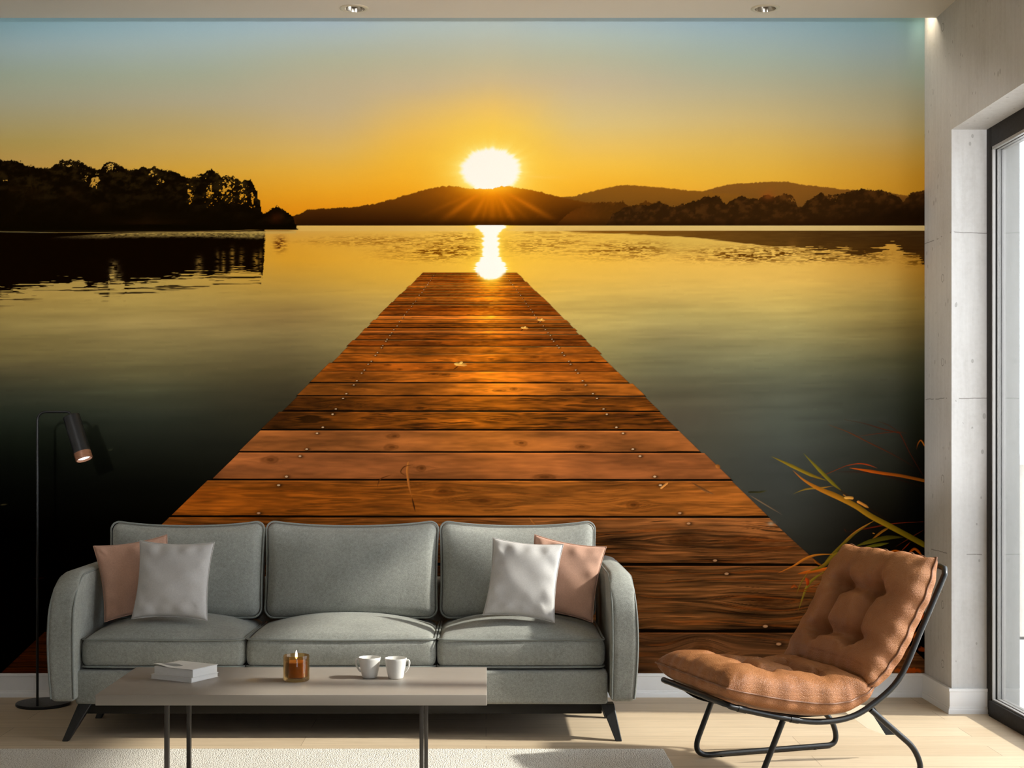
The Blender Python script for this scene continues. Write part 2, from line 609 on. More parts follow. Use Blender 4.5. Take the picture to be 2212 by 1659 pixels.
def paint_mural():
    xs = np.arange(MX0, MX1 + 1, dtype=np.float32); ys = np.arange(MY0, MY1 + 1, dtype=np.float32)
    X, Y = np.meshgrid(xs, ys)
    sky = {
        -362: [(20, (128, 168, 186)), (130, (140, 160, 150)), (250, (150, 145, 115)), (345, (165, 130, 62)), (480, (160, 105, 25))],
        60: [(20, (133, 174, 194)), (60, (142, 176, 190)), (100, (155, 176, 180)), (160, (157, 168, 150)), (220, (166, 163, 136)), (270, (173, 158, 110)), (310, (177, 153, 85)), (345, (188, 152, 80)), (450, (205, 140, 40))],
        400: [(20, (143, 174, 192)), (60, (150, 176, 187)), (100, (160, 177, 176)), (160, (166, 173, 152)), (220, (179, 170, 140)), (270, (190, 168, 112)), (320, (203, 168, 90)), (370, (214, 164, 60)), (430, (214, 146, 32)), (480, (215, 130, 18))],
        720: [(20, (152, 174, 191)), (45, (155, 175, 189)), (85, (165, 178, 175)), (130, (176, 178, 155)), (180, (188, 177, 148)), (230, (194, 177, 142)), (280, (208, 179, 122)), (330, (222, 180, 92)), (370, (232, 176, 62)), (410, (236, 166, 38)), (450, (230, 147, 22)), (480, (222, 138, 18))],
        900: [(20, (160, 177, 188)), (60, (166, 180, 180)), (130, (182, 180, 156)), (190, (198, 181, 148)), (240, (220, 187, 120)), (290, (236, 188, 88)), (340, (242, 184, 58)), (390, (244, 172, 36)), (420, (240, 160, 26)), (480, (235, 150, 20))],
        1060: [(20, (163, 179, 188)), (60, (170, 182, 180)), (130, (188, 184, 158)), (180, (206, 186, 146)), (230, (234, 196, 116)), (280, (248, 204, 88)), (330, (252, 200, 66)), (400, (252, 186, 44)), (480, (245, 160, 24))],
        1250: [(20, (156, 177, 190)), (45, (159, 178, 188)), (85, (172, 184, 176)), (130, (183, 183, 160)), (180, (197, 183, 155)), (220, (207, 189, 147)), (270, (220, 195, 132)), (320, (234, 193, 98)), (360, (245, 192, 68)), (400, (243, 177, 44)), (480, (225, 150, 30))],
        1600: [(20, (144, 174, 193)), (50, (149, 175, 190)), (130, (166, 178, 164)), (200, (187, 179, 146)), (260, (207, 183, 124)), (320, (219, 180, 88)), (380, (224, 173, 58)), (430, (222, 160, 48)), (480, (215, 150, 40))],
        1930: [(20, (133, 174, 192)), (50, (139, 175, 189)), (100, (150, 172, 177)), (150, (158, 168, 155)), (200, (170, 166, 138)), (260, (183, 167, 123)), (310, (194, 161, 92)), (360, (203, 153, 57)), (400, (203, 146, 42)), (480, (195, 138, 35))],
        2000: [(20, (124, 164, 172)), (50, (128, 165, 170)), (110, (140, 162, 158)), (160, (146, 158, 140)), (220, (158, 152, 122)), (280, (168, 150, 98)), (330, (180, 143, 62)), (380, (186, 134, 36)), (420, (186, 130, 30)), (480, (180, 125, 28))],
    }
    water = {
        -362: [(486, (120, 100, 50)), (640, (140, 115, 58)), (760, (95, 85, 50)), (850, (45, 46, 34)), (950, (12, 14, 9)), (1060, (2, 2, 1)), (1460, (1, 0, 0))],
        60: [(486, (180, 150, 80)), (640, (172, 142, 72)), (700, (152, 132, 76)), (760, (120, 106, 63)), (800, (92, 84, 56)), (850, (62, 63, 47)), (900, (38, 43, 33)), (950, (21, 25, 17)), (1000, (11, 13, 8)), (1060, (5, 5, 3)), (1150, (2, 1, 0)), (1460, (2, 1, 0))],
        300: [(486, (190, 155, 82)), (620, (180, 150, 76)), (660, (172, 146, 78)), (700, (158, 136, 80)), (760, (130, 116, 72)), (800, (104, 96, 62)), (850, (72, 72, 52)), (900, (48, 51, 40)), (950, (32, 34, 26)), (1000, (18, 19, 13)), (1050, (9, 9, 5)), (1120, (4, 3, 1)), (1460, (2, 1, 0))],
        620: [(486, (205, 168, 92)), (500, (206, 155, 66)), (530, (216, 156, 46)), (560, (214, 154, 42)), (600, (194, 148, 56)), (640, (171, 138, 66)), (680, (152, 124, 70)), (720, (132, 113, 68)), (760, (110, 96, 60)), (800, (84, 74, 47)), (850, (60, 54, 37)), (900, (46, 43, 30)), (960, (30, 29, 21)), (1100, (10, 8, 4)), (1460, (2, 1, 0))],
        840: [(486, (222, 182, 96)), (505, (220, 168, 66)), (560, (228, 170, 54)), (600, (216, 165, 58)), (650, (190, 155, 76)), (700, (166, 142, 80)), (760, (134, 118, 72)), (850, (80, 72, 50)), (1460, (6, 4, 2))],
        1060: [(486, (245, 205, 110)), (505, (245, 195, 76)), (560, (246, 192, 62)), (600, (240, 186, 66)), (700, (190, 160, 84)), (1460, (40, 36, 28))],
        1260: [(486, (228, 190, 100)), (505, (226, 178, 72)), (560, (236, 182, 66)), (600, (226, 178, 74)), (650, (202, 168, 84)), (700, (178, 154, 86)), (760, (146, 132, 80)), (850, (96, 88, 62)), (1460, (42, 38, 30))],
        1460: [(486, (216, 185, 104)), (505, (212, 172, 76)), (530, (205, 165, 72)), (560, (226, 176, 74)), (600, (216, 173, 80)), (640, (196, 163, 84)), (680, (171, 151, 87)), (720, (146, 131, 83)), (760, (120, 112, 76)), (800, (101, 96, 69)), (850, (85, 79, 59)), (900, (78, 71, 56)), (950, (70, 66, 53)), (1020, (62, 60, 50)), (1460, (44, 40, 32))],
        1700: [(486, (206, 176, 112)), (505, (205, 165, 80)), (560, (222, 176, 80)), (600, (214, 171, 82)), (650, (194, 165, 88)), (700, (163, 147, 90)), (760, (124, 118, 82)), (800, (101, 100, 75)), (850, (86, 87, 71)), (900, (74, 77, 66)), (950, (66, 69, 61)), (1000, (58, 60, 55)), (1100, (49, 49, 44)), (1200, (43, 41, 34)), (1460, (30, 26, 20))],
        1920: [(486, (198, 170, 108)), (530, (198, 144, 52)), (570, (198, 150, 62)), (620, (182, 147, 72)), (660, (152, 130, 70)), (700, (131, 114, 65)), (740, (109, 99, 62)), (780, (86, 83, 57)), (820, (67, 67, 52)), (860, (56, 58, 47)), (920, (44, 46, 40)), (1000, (36, 36, 29)), (1060, (24, 23, 16)), (1120, (14, 12, 7)), (1200, (8, 5, 2)), (1460, (5, 2, 1))],
        2000: [(486, (190, 165, 110)), (560, (174, 121, 34)), (660, (130, 105, 46)), (720, (92, 78, 40)), (780, (60, 58, 36)), (850, (34, 36, 24)), (920, (19, 20, 11)), (1000, (8, 7, 3)), (1100, (2, 2, 1)), (1460, (2, 1, 0))],
    }
    img = table(sky, X, Y)
    wat = table(water, X, Y)
    # long soft swells
    sw = fbm(X / 260 + Y / 900, (Y + X * .035) / 13, 3, 4, .6) - .5
    sw2 = fbm(X / 60, (Y + X * .02) / 3.6, 9, 3) - .5
    amt = sst(560, 700, Y) * (.55 + .45 * sst(1000, 820, Y))
    wat *= (1 + sw * .24 * amt + sw2 * .07 * sst(520, 640, Y))[..., None]
    img = np.where((Y >= 487.5)[..., None], wat, img)

    # ---- the sun and its glow
    dx, dy = X - 1060, Y - 367
    ang = np.arctan2(dy, dx)
    sp = vnoise(ang * 9 + 40, ang * 0, 4) * .5 + vnoise(ang * 23 + 90, ang * 0, 8) * .5
    rho = np.sqrt((dx / 63) ** 2 + (dy / 46) ** 2) * (1.10 - .2 * sp)
    skym = (Y < 487).astype(np.float32)
    over(img, np.exp(-np.clip(rho - 1, 0, 9) * .75) * .55 * skym, (250, 196, 66))
    over(img, np.exp(-np.clip(rho - 1, 0, 9) * 1.7) * .85 * skym, (255, 214, 84))
    over(img, np.exp(-np.clip(rho - 1, 0, 9) * 5.0) * skym, (255, 238, 140))
    over(img, sst(1.12, .90, rho) * skym, (255, 250, 238))
    streak = np.exp(-((Y - 381 + (X - 1120) * -.03) / 2.5) ** 2) * sst(1110, 1150, X) * sst(1260, 1150, X)
    over(img, streak * .3, (255, 205, 110))
    full = (img, X, Y)
    def rows(y0, y1):
        return full[0][y0 - MY0:y1 - MY0], full[1][y0 - MY0:y1 - MY0], full[2][y0 - MY0:y1 - MY0]
    img, X, Y = rows(330, 500)
    land = (Y < 488).astype(np.float32)
    dx, dy = X - 1060, Y - 367
    # ---- far hills
    def prof(pts, rough=1.6, seed=1, sc=5.0):
        h = np.interp(xs, [p[0] for p in pts], [p[1] for p in pts])
        return (h - rough * (np.abs(vnoise(xs / sc, xs * 0, seed)) + .7 * vnoise(xs / (sc * .45), xs * 0, seed + 3) - .85))[None, :]
    third = prof([(1490, 425), (1525, 411), (1547, 405), (1580, 398), (1627, 395), (1666, 392), (1699, 393), (1735, 399), (1779, 404), (1815, 409), (1851, 411), (1923, 416), (1956, 423), (2000, 424)], 2.2, 21)
    second = prof([(1180, 440), (1210, 426), (1241, 424), (1272, 415), (1301, 409), (1337, 400), (1355, 400), (1402, 403), (1446, 407), (1489, 412), (1522, 414), (1600, 422), (1700, 440), (1760, 470)], 2.0, 22)
    main = prof([(600, 475), (636, 466), (646, 463), (664, 453), (703, 451), (767, 447), (814, 440), (846, 431), (877, 422), (925, 408), (956, 403), (975, 402), (991, 404), (1017, 408), (1064, 409), (1083, 403), (1102, 403), (1130, 408), (1162, 413), (1194, 422), (1210, 426), (1260, 436), (1330, 452), (1400, 470), (1440, 488)], 2.2, 23)
    edge = lambda p, w=1.0, X0=-999, X1=9999: sst(p - w, p + w, Y) * land * ((X > X0) & (X < X1))
    t = sst(395, 470, Y)[..., None]
    over(img, edge(third, 1.2, 1505), (126, 80, 26) * (1 - t) + np.array((104, 66, 22)) * t)
    over(img, edge(second, 1.2, 1180, 1765) * sst(1760, 1690, X), (134, 84, 22) * (1 - t) + np.array((104, 66, 20)) * t)
    t = sst(400, 485, Y)[..., None]; tx = sst(640, 900, X)[..., None]
    mc = (np.array((122, 70, 16)) * (1 - tx) + np.array((120, 66, 12)) * tx) * (1 - t) + np.array((58, 28, 4)) * t
    over(img, edge(main, 1.2, 590, 1440) * sst(1440, 1330, X), mc)
    for x0, y0, w in ((700, 470, 90), (1290, 470, 110)):
        over(img, np.exp(-((X - x0) / w) ** 2 - ((Y - y0) / 22) ** 2) * .35 * edge(main, 1.2, 590, 1440), (40, 18, 3))
    hill = np.clip(edge(main, 1.5, 590, 1440), 0, 1)
    d = np.sqrt(((X - 1062) / 1.25) ** 2 + ((Y - 404)) ** 2)
    img += (np.exp(-d / 42) * hill)[..., None] * np.array((120, 78, -4), np.float32)
    img += (np.exp(-(((X - 1062) / 105) ** 2)) * hill * sst(520, 440, Y))[..., None] * np.array((46, 22, -2), np.float32)
    for (ex, ey, w, a) in ((952, 478, 7, .55), (1013, 486, 6, .5), (1040, 486, 4, .3), (1064, 488, 7, .35), (1088, 486, 4, .25), (1116, 486, 6, .6), (1205, 480, 6.5, .55), (1150, 484, 4, .2), (905, 470, 5, .18)):
        ax, ay = 1063, 398
        L = math.hypot(ex - ax, ey - ay); ux, uy = (ex - ax) / L, (ey - ay) / L
        s = (X - ax) * ux + (Y - ay) * uy; q = np.abs(-(X - ax) * uy + (Y - ay) * ux)
        a_ = np.exp(-(q / (w * (.35 + .75 * np.clip(s / L, 0, 1)))) ** 2) * sst(0, 12, s) * sst(L * 1.15, L * .45, s) * a * hill
        over(img, a_, (226, 122, 16))
    over(img, np.exp(-(np.sqrt((dx / 60) ** 2 + ((Y - 405) / 12) ** 2)) ** 2) * .8 * hill, (255, 190, 40))
    # short spikes round the disc
    # ---- tree masses
    def trees(pts, seed, rough, c_top, c_bot, x0, x1, base, gaps=(), fade=None, clump=9.0):
        h = np.interp(xs, [p[0] for p in pts], [p[1] for p in pts])[None, :]
        n = fbm(X / clump, Y / clump, seed, 4, .62) - .5
        n2 = fbm(X / (clump * .35), Y / (clump * .35), seed + 7, 3, .6) - .5
        keep = np.clip(1 - (Y - h) / 16.0, 0, 1)
        dd = Y - h + (n * 2.4 + n2 * 1.3) * rough * keep
        m = sst(-.8, .8, dd) * ((X > x0) & (X < x1)) * (Y < base)
        for (gx, gy, rx, ry, th) in gaps:
            g = np.exp(-((X - gx) / rx) ** 2 - ((Y - gy) / ry) ** 2)
            lf = fbm(X / 4.5, Y / 4.5, seed + 31, 3, .7)
            m = m * (1 - .92 * sst(.0, .12, g * th * 1.15 - .47 + (lf - .5) * 1.5) * sst(.12, .3, g))
        tone = fbm(X / 14, Y / 10, seed + 11, 4, .65)
        dep = np.clip((Y - h) / 90, 0, 1)
        k = (sst(.42, .74, tone) * (1 - dep * .75))[..., None]
        c = np.array(c_bot, np.float32) * (1 - k) + np.array(c_top, np.float32) * k
        if fade is not None:
            f = sst(fade[0], fade[1], X)[..., None]
            c = np.array(fade[2], np.float32) * (1 - f) + c * f
        over(img, m * 1.0, c)
        return m
    right_far = [(1195, 488), (1205, 482), (1218, 470), (1236, 456), (1254, 447), (1272, 440), (1287, 436), (1308, 437), (1327, 436), (1345, 435), (1359, 445), (1374, 444), (1381, 440), (1395, 434), (1410, 440), (1424, 436), (1439, 443), (1460, 460), (1500, 470)]
    right = [(1310, 486), (1325, 462), (1345, 450), (1370, 446), (1390, 445), (1410, 442), (1424, 434), (1436, 442), (1453, 447), (1475, 441), (1493, 438), (1504, 432), (1525, 424), (1551, 425), (1563, 438), (1569, 444), (1583, 432), (1601, 423), (1616, 428), (1638, 429), (1659, 418), (1674, 427), (1692, 420), (1708, 420), (1718, 434), (1722, 448), (1732, 447), (1742, 436), (1757, 425), (1775, 416), (1782, 424), (1808, 418), (1818, 421), (1837, 414), (1862, 407), (1887, 411), (1905, 411), (1923, 418), (1941, 423), (1951, 436), (1957, 428), (1970, 417), (1996, 412), (2010, 412)]
    trees(right_far, 51, 4.0, (88, 50, 12), (72, 40, 8), 1195, 1500, 488, fade=(1220, 1330, (92, 48, 9)), clump=7)
    trees(right, 61, 4.2, (74, 43, 14), (46, 26, 7), 1305, 2010, 488, gaps=((1712, 430, 9, 8, .5), (1800, 428, 12, 8, .35), (1925, 424, 8, 6, .4)), clump=8)
    over(img, np.exp(-((X - 1659) / 14) ** 2 - ((Y - 424) / 9) ** 2) * .45, (150, 70, 20))
    over(img, np.exp(-((X - 1700) / 22) ** 2 - ((Y - 426) / 9) ** 2) * .2, (140, 78, 22))
    over(img, sst(1690, 1990, X) * sst(418, 470, Y) * .7 * land * (Y > 425), (16, 8, 1))
    over(img, sst(466, 487, Y) * .55 * land * ((X > 640) & (X < 2010)), (30, 14, 2))
    left = [(-360, 352), (-250, 338), (-180, 356), (-100, 344), (-40, 352), (0, 345), (20, 346), (39, 347), (57, 357), (80, 362), (105, 366), (116, 358), (134, 347), (155, 345), (179, 352), (191, 361), (208, 366), (217, 364), (224, 356), (236, 349), (254, 354), (271, 366), (298, 366), (310, 361), (320, 365), (334, 359), (345, 366), (370, 370), (400, 381), (408, 386), (416, 384), (433, 376), (456, 368), (468, 374), (477, 381), (504, 380), (516, 388), (522, 396), (528, 387), (541, 388), (549, 400), (550, 408), (557, 414), (553, 424), (563, 436), (560, 442), (565, 448), (563, 458), (568, 461), (585, 454), (597, 444), (609, 452), (621, 458), (632, 466), (639, 486), (642, 494)]
    holes = ((206, 392, 13, 16, .62), (12, 388, 6, 5, .4), (410, 412, 8, 26, .5), (455, 420, 14, 24, .45), (490, 410, 20, 28, .44), (525, 420, 12, 24, .4), (348, 395, 12, 10, .35), (330, 372, 10, 12, .4), (150, 355, 22, 8, .35), (240, 362, 16, 10, .45), (545, 430, 6, 22, .5), (185, 380, 10, 14, .3), (430, 385, 22, 10, .35), (500, 388, 22, 8, .3))
    lm = trees(left, 71, 4.6, (44, 31, 9), (14, 7, 1), -360, 645, 497, gaps=holes, clump=8)
    over(img, sst(430, 480, Y) * .75 * lm, (11, 5, 0))
    over(img, np.exp(-((X - 597) / 14) ** 2 - ((Y - 470) / 12) ** 2) * .3 * lm, (110, 42, 10))
    over(img, np.exp(-((X - 330) / 90) ** 2 - ((Y - 480) / 6) ** 2) * .30, (44, 24, 4))
    for px, py, rr in ((70, 415, 20), (30, 410, 14), (215, 450, 16), (320, 472, 18), (515, 466, 7), (155, 418, 18)):
        over(img, np.exp(-((X - px) / rr) ** 2 - ((Y - py) / (rr * .8)) ** 2) * .3 * fbm(X / 5, Y / 4, 77, 3), (70, 42, 10))
    img, X, Y = rows(478, 700)
    # bank of the island and the bright ripple line before it
    bank = np.interp(xs, [-360, 0, 120, 300, 420, 500, 560, 600, 640, 644], [500, 500, 502, 501, 500, 498, 496, 494, 491, 487])[None, :]
    over(img, sst(bank + .7, bank - .7, Y) * (Y > 484) * sst(643, 638, X) * .95, (10, 5, 0))
    rl_t = np.interp(xs, [-360, 95, 120, 215, 298, 447, 567, 635, 660], [520, 513.5, 512, 506, 503, 501, 499.5, 498.5, 498])[None, :]
    rl_b = np.interp(xs, [-360, 95, 209, 298, 418, 567, 575], [514, 514.5, 515.5, 513, 512, 516, 500])[None, :]
    # dark reflection of the island
    rb = np.interp(xs, [-360, -200, -80, 0, 54, 98, 130, 179, 191, 233, 239, 250, 265, 271, 298, 330, 358, 412, 430, 489, 507, 552, 567, 571, 574],
                   [622, 634, 626, 631, 622, 613, 610, 607, 620, 619, 600, 602, 611, 622, 613, 612, 604, 598, 596, 595, 587, 583, 597, 560, 520])[None, :]
    rn = fbm(X / 46, Y / 2.3, 81, 3, .6) - .5
    rn2 = fbm(X / 14, Y / 1.7, 83, 2, .6) - .5
    dd = rb - Y + rn * 44 + rn2 * 10
    low = sst(-.5, 3.5, dd) * sst(bank, bank + 1.5, Y) * (X < 576) * sst(574, 569, X + rn2 * 7)
    low = np.clip(low, 0, 1)
    low2 = sst(.60, .68, fbm(X / 60, Y / 2.6, 87, 3)) * np.exp(-((Y - rb - 14) / 14) ** 2) * (X < 565)
    # vertical bright slots
    slots = np.zeros_like(X)
    for (sx, sw_, y0, y1, a) in ((246, 9, 565, 622, .62), (258, 7, 590, 622, .6), (430, 7, 555, 600, .5), (470, 4, 540, 590, .3), (483, 4, 545, 590, .55), (502, 5, 535, 588, .5), (522, 5, 540, 585, .4), (553, 6, 545, 582, .55), (563, 4, 540, 580, .4)):
        slots = np.maximum(slots, np.exp(-((X - sx) / sw_) ** 2) * sst(y0 - 10, y0 + 14, Y) * sst(y1 + 8, y1 - 6, Y) * a * sst(.28, .58, fbm(X / 9, Y / 2.0, 91, 2)))
    low = low * (1 - slots * 1.1)
    over(img, np.clip(np.maximum(low, low2 * .8), 0, 1), (12, 4, 0))
    fz = (fbm(X / 5, Y / 1.5, 5, 2) - .5)
    gl = sst(-.6, .9, Y - rl_t) * sst(2.5, -3.5, Y - rl_b + fz * 7) * sst(90, 150, X) * sst(578, 570, X)
    over(img, np.clip(gl * (.35 + .6 * sst(100, 330, X)) * (.75 + fz * 1.2), 0, 1), (158, 132, 66))
    over(img, sst(-.6, .7, Y - rl_t) * sst(1.2, -.8, Y - rl_t - 1.2 - sst(300, 640, X) * 4) * sst(140, 260, X) * (X < 640) * .65, (190, 158, 86))
    over(img, np.exp(-((Y - bank - 1.2) / .9) ** 2) * sst(130, 90, X) * .45, (120, 116, 84))
    over(img, np.exp(-((Y - 498.6) / .8) ** 2) * sst(560, 580, X) * sst(640, 620, X) * .7, (70, 38, 8))
    # bush reflection
    bm_ = np.exp(-((X - 605) / 11) ** 2 - ((Y - 527) / 13) ** 2) * sst(.35, .62, fbm(X / 8, Y / 1.9, 93, 2)) * 1.6
    over(img, np.clip(bm_, 0, 1) * .85, (84, 38, 6))
    # far bright strip of water and the dark right-hand reflection
    strip = sst(486.8, 488.2, Y) * sst(500.5, 498, Y) * sst(638, 650, X)
    tx = sst(700, 1900, X)[..., None]
    sc = np.array((216, 172, 86)) * (1 - tx) + np.array((200, 172, 112)) * tx
    over(img, strip * .85, sc)
    over(img, strip * .5 * sst(1300, 1060, X) * sst(800, 1060, X), (250, 205, 110))
    dk_b = np.interp(xs, [1180, 1247, 1330, 1381, 1450, 1504, 1550, 1598, 1670, 1742, 1830, 1860, 1887, 1905, 1923, 1930, 1945, 1959, 1985, 1996, 2002],
                     [498, 503, 505, 508, 511, 514, 519, 525, 534, 539, 545, 552, 546, 540, 527, 526, 537, 549, 556, 574, 576])[None, :]
    rn = fbm(X / 38, Y / 1.9, 101, 3, .6) - .5
    big = sst(1640, 1800, X)
    dd = dk_b - Y + rn * (6 + 34 * big)
    dk = sst(-.6, 2.2, dd) * (Y > 498.5) * sst(1120, 1330, X)
    tx = sst(1250, 1950, X)[..., None]
    dkc = np.array((104, 62, 14)) * (1 - tx) + np.array((40, 20, 3)) * tx
    over(img, np.clip(dk, 0, 1) * (.86 + .14 * rn), dkc)
    over(img, np.exp(-((X - 1712) / 10) ** 2 - ((Y - 526) / 12) ** 2) * .22, (150, 100, 40))
    rip = sst(.36, .62, fbm(X / 9.0, Y / 1.25, 111, 2, .6)) * (.35 + .65 * sst(.3, .55, fbm(X / 40, Y / 4, 112, 2)))
    A = np.zeros_like(X)
    for (cx, cy, rx, ry, a) in ((950, 541, 110, 20, .85), (820, 521, 130, 10, .5), (1000, 516, 80, 12, .55), (1350, 541, 100, 18, .72), (1190, 528, 110, 22, .45), (1640, 550, 150, 16, .9), (1740, 556, 110, 10, .8), (1860, 555, 60, 13, .7), (1975, 560, 24, 14, .7), (700, 522, 60, 7, .3)):
        A = np.maximum(A, a * np.exp(-np.abs((X - cx) / rx) ** 2.4 - np.abs((Y - cy) / ry) ** 2.4))
    tx = sst(1050, 1900, X)[..., None]
    over(img, np.clip(A * rip * 1.25, 0, 1), np.array((122, 70, 8)) * (1 - tx) + np.array((84, 50, 8)) * tx)
    band = (np.abs(Y - 502.5) < 2.2) * sst(1090, 1160, X) * (X < 1400) * .5
    over(img, band * sst(.3, .6, fbm(X / 20, Y / 1.5, 119, 2)), (130, 78, 12))
    # glitter path of the sun
    hw = np.interp(Y[:, 0], [486, 488, 492, 495, 499, 505, 515, 530, 545, 556, 566, 578, 588, 594, 600, 606, 609],
                   [24, 36, 33, 23, 19, 17, 16.5, 16, 15.5, 18, 26, 33, 34, 30, 22, 10, 2])[:, None]
    jag = (vnoise(X * 0 + Y / 2.2, Y * 0, 120) - .5) * 8
    q = np.abs(X - 1060) - hw - jag
    zone = (Y > 486) * sst(611, 606, Y)
    over(img, np.exp(-np.clip(q, 0, 99) / 16) * .75 * (Y > 486) * sst(640, 596, Y), (255, 198, 50))
    over(img, np.exp(-np.clip(q, 0, 99) / 5) * .85 * zone, (255, 232, 110))
    glit = (img.copy(), sst(3.0, -2.0, q) * zone)
    over(img, glit[1], (255, 250, 238))

    img, X, Y = full
    ga = np.zeros_like(X); ga[478 - MY0:700 - MY0] = glit[1]
    # ---- the jetty
    VX, VY = 1015.0, 490.0
    yy = np.maximum(Y - VY, 1.0)
    U = (X - VX) / yy
    seams = [589, 594, 598.5, 603, 608.5, 613, 617, 623, 629, 635, 641, 648, 653, 659, 665.5, 672.5, 682.6, 690.8, 699.7, 708.8, 715, 722.8, 735.2, 748.8, 765, 784, 803, 828.3, 856.5, 890, 930.3, 978.2, 1038.4, 1118.3, 1222, 1366, 1575]
    cols = [(118, 52, 8), (112, 52, 8), (122, 57, 9), (108, 48, 7), (126, 61, 11), (120, 55, 9), (150, 78, 17), (118, 53, 8), (122, 57, 9), (112, 51, 8), (140, 70, 14), (118, 55, 9), (104, 46, 7), (112, 51, 8), (100, 44, 6), (120, 57, 11), (186, 100, 32), (142, 72, 17), (104, 50, 9), (116, 55, 11), (152, 78, 24), (112, 53, 11), (116, 55, 12), (140, 72, 17), (138, 70, 16), (134, 66, 15), (142, 74, 19), (150, 81, 24), (96, 50, 13), (96, 50, 13), (140, 80, 36), (138, 78, 38), (122, 68, 24), (100, 59, 28), (84, 51, 25), (86, 53, 29)]
    weather = [.5] * 16 + [.15, .4, .6, .5, .25, .6, .6, .45, .55, .5, .5, .35, .85, .95, .16, .16, .6, 1.0, 1.15, .9]
    prng = random.Random(5)
    wood = np.zeros_like(img); inside = np.zeros_like(X)
    slope = (X - 1015) * -.0012
    for i in range(len(seams) - 1):
        y0, y1 = seams[i], seams[i + 1]
        r0, r1 = int(max(0, y0 - 4 - MY0)), int(min(MH + 1, y1 + 5 - MY0))
        if r1 <= r0: continue
        x = X[r0:r1]; y = Y[r0:r1] + slope[r0:r1]
        hpx = y1 - y0
        gap = max(.8, (y0 - VY) * .0085) * (1.0 if i > 25 else prng.choice((.35, .6, 1.0, 1.0))) * (1.0 if i not in (33, 34, 35) else 1.25)
        gdark = 1.0 if i > 25 else prng.choice((.45, .7, .95))
        ja, jb = prng.uniform(-.012, .014), prng.uniform(-.012, .014)
        ext = 1.02 + .03 * sst(1118, 1400, Y[r0:r1])
        u = (x - VX) / (y0 + hpx * .5 - VY) if hpx > 14 else U[r0:r1]
        uu = U[r0:r1]
        t = (y - y0) / hpx
        m = sst(-ext - .012 + ja, -ext - .012 + ja + 1.6 / (y0 - VY), uu) * sst(ext + jb + .008, ext + jb + .008 - 1.6 / (y0 - VY), uu)
        m = m * sst(-.6, .6, y - y0) * sst(-.6, .6, y1 - y)
        # grain, bent round the knots
        tk = t.copy(); kn = np.zeros_like(t)
        nk = 3 if hpx > 9 else 1
        knots = [(prng.uniform(-.95, .95), prng.uniform(.2, .8), prng.uniform(.02, .045)) for _ in range(nk)]
        if i == 31: knots = [(.31, .87, .055), (-.83, .25, .03), (-.2, .55, .02)]
        if i == 30: knots = [(.52, .72, .035), (-.36, .75, .035), (.24, .55, .03), (-.35, .25, .03)]
        if i == 32: knots = [(.05, .55, .06), (-.1, .3, .04), (.6, .65, .03)]
        if i == 33: knots = [(.675, .46, .055), (.88, .5, .09), (.3, .35, .03)]
        if i == 34: knots = [(.79, .52, .06), (.2, .6, .05), (-.6, .5, .06)]
        if i == 35: knots = [(.51, .2, .025), (.8, .6, .07), (-1.0, .5, .1)]
        for (ku, kt, kr) in knots:
            a = (u - ku) / (kr * 2.2); b = (t - kt) / .30
            g = np.exp(-a * a)
            tk = tk + np.sign(t - kt) * -.16 * g * np.exp(-np.abs(b) * 1.2)
            rr = np.sqrt(((u - ku) / kr) ** 2 + ((t - kt) / .13) ** 2) * (.62 + .8 * fbm(u * 22, t * 4, 120 + i, 2))
            kn = np.maximum(kn, sst(1.25, .5, rr) * (.72 + .28 * np.sin(rr * 8)))
        w = weather[i]
        fl = max(2.0, hpx * .10)
        wav = (fbm(u * 3.5, t * 2 + i * 3.1, 130 + i, 3) - .5) * .20
        g1 = fbm(u * 3.0 + i * 7, (tk + wav) * fl * .8, 140 + i, 3, .6)
        g2 = fbm(u * 5.5 + i * 3, (tk + wav) * fl * 2.3, 150 + i, 2, .6)
        pores = fbm(u * 18, tk * fl * 3.0, 160 + i, 2)
        bl = fbm(u * 3.0 + i * 5, t * 1.6, 170 + i, 4, .6)
        c = np.array(cols[i], np.float32)
        shade = 1 + (g1 - .5) * (1.5 * w) + (g2 - .5) * (1.5 * w) + (bl - .5) * .8 + (pores - .5) * .30 * (.4 + w)
        cr = sst(.60, .74, g2) * sst(.42, .62, g1) * min(1.0, w)
        shade = shade * (1 - .62 * cr)
        hi = sst(.55, .72, 1 - g2) * sst(.40, .62, 1 - g1) * w
        col = c * np.clip(shade, .12, 2.2)[..., None]
        col = col * (1 - kn[..., None] * .6) + np.array((52, 24, 6), np.float32) * kn[..., None] * .6
        col = col + (hi * .62)[..., None] * np.array((110, 54, 18), np.float32)
        # the dark joint below the board and the lit arris above it
        gp = gap / hpx
        jn = sst(1 - gp - .7 / hpx, 1 - gp + .7 / hpx, t + (fbm(u * 6, t * 0, 180 + i, 2) - .5) * gp * .5) * gdark
        col = col * (1 - jn[..., None]) + np.array((14, 7, 2), np.float32) * jn[..., None]
        ar = np.exp(-((t - .6 / hpx) / (1.5 / hpx)) ** 2) * (.35 if hpx > 30 else .15) * (.6 + .8 * fbm(u * 14, t * 0, 190 + i, 2))
        col = col + ar[..., None] * np.array((120, 66, 26), np.float32)
        ww = wood[r0:r1]; ww[...] = ww * (1 - m[..., None]) + col * m[..., None]
        inside[r0:r1] = np.maximum(inside[r0:r1], m)
    # sun path on the wet boards, fall-off to the sides
    pw = np.interp(ys, [589, 700, 800, 930, 1040, 1120], [46, 62, 78, 120, 170, 240])[:, None]
    pa = np.interp(ys, [589, 640, 700, 800, 900, 930, 980, 1040, 1120], [1.0, .85, .7, .6, .46, .34, .2, .10, .06])[:, None]
    path = np.exp(-((X - 1060) / pw) ** 2) * pa
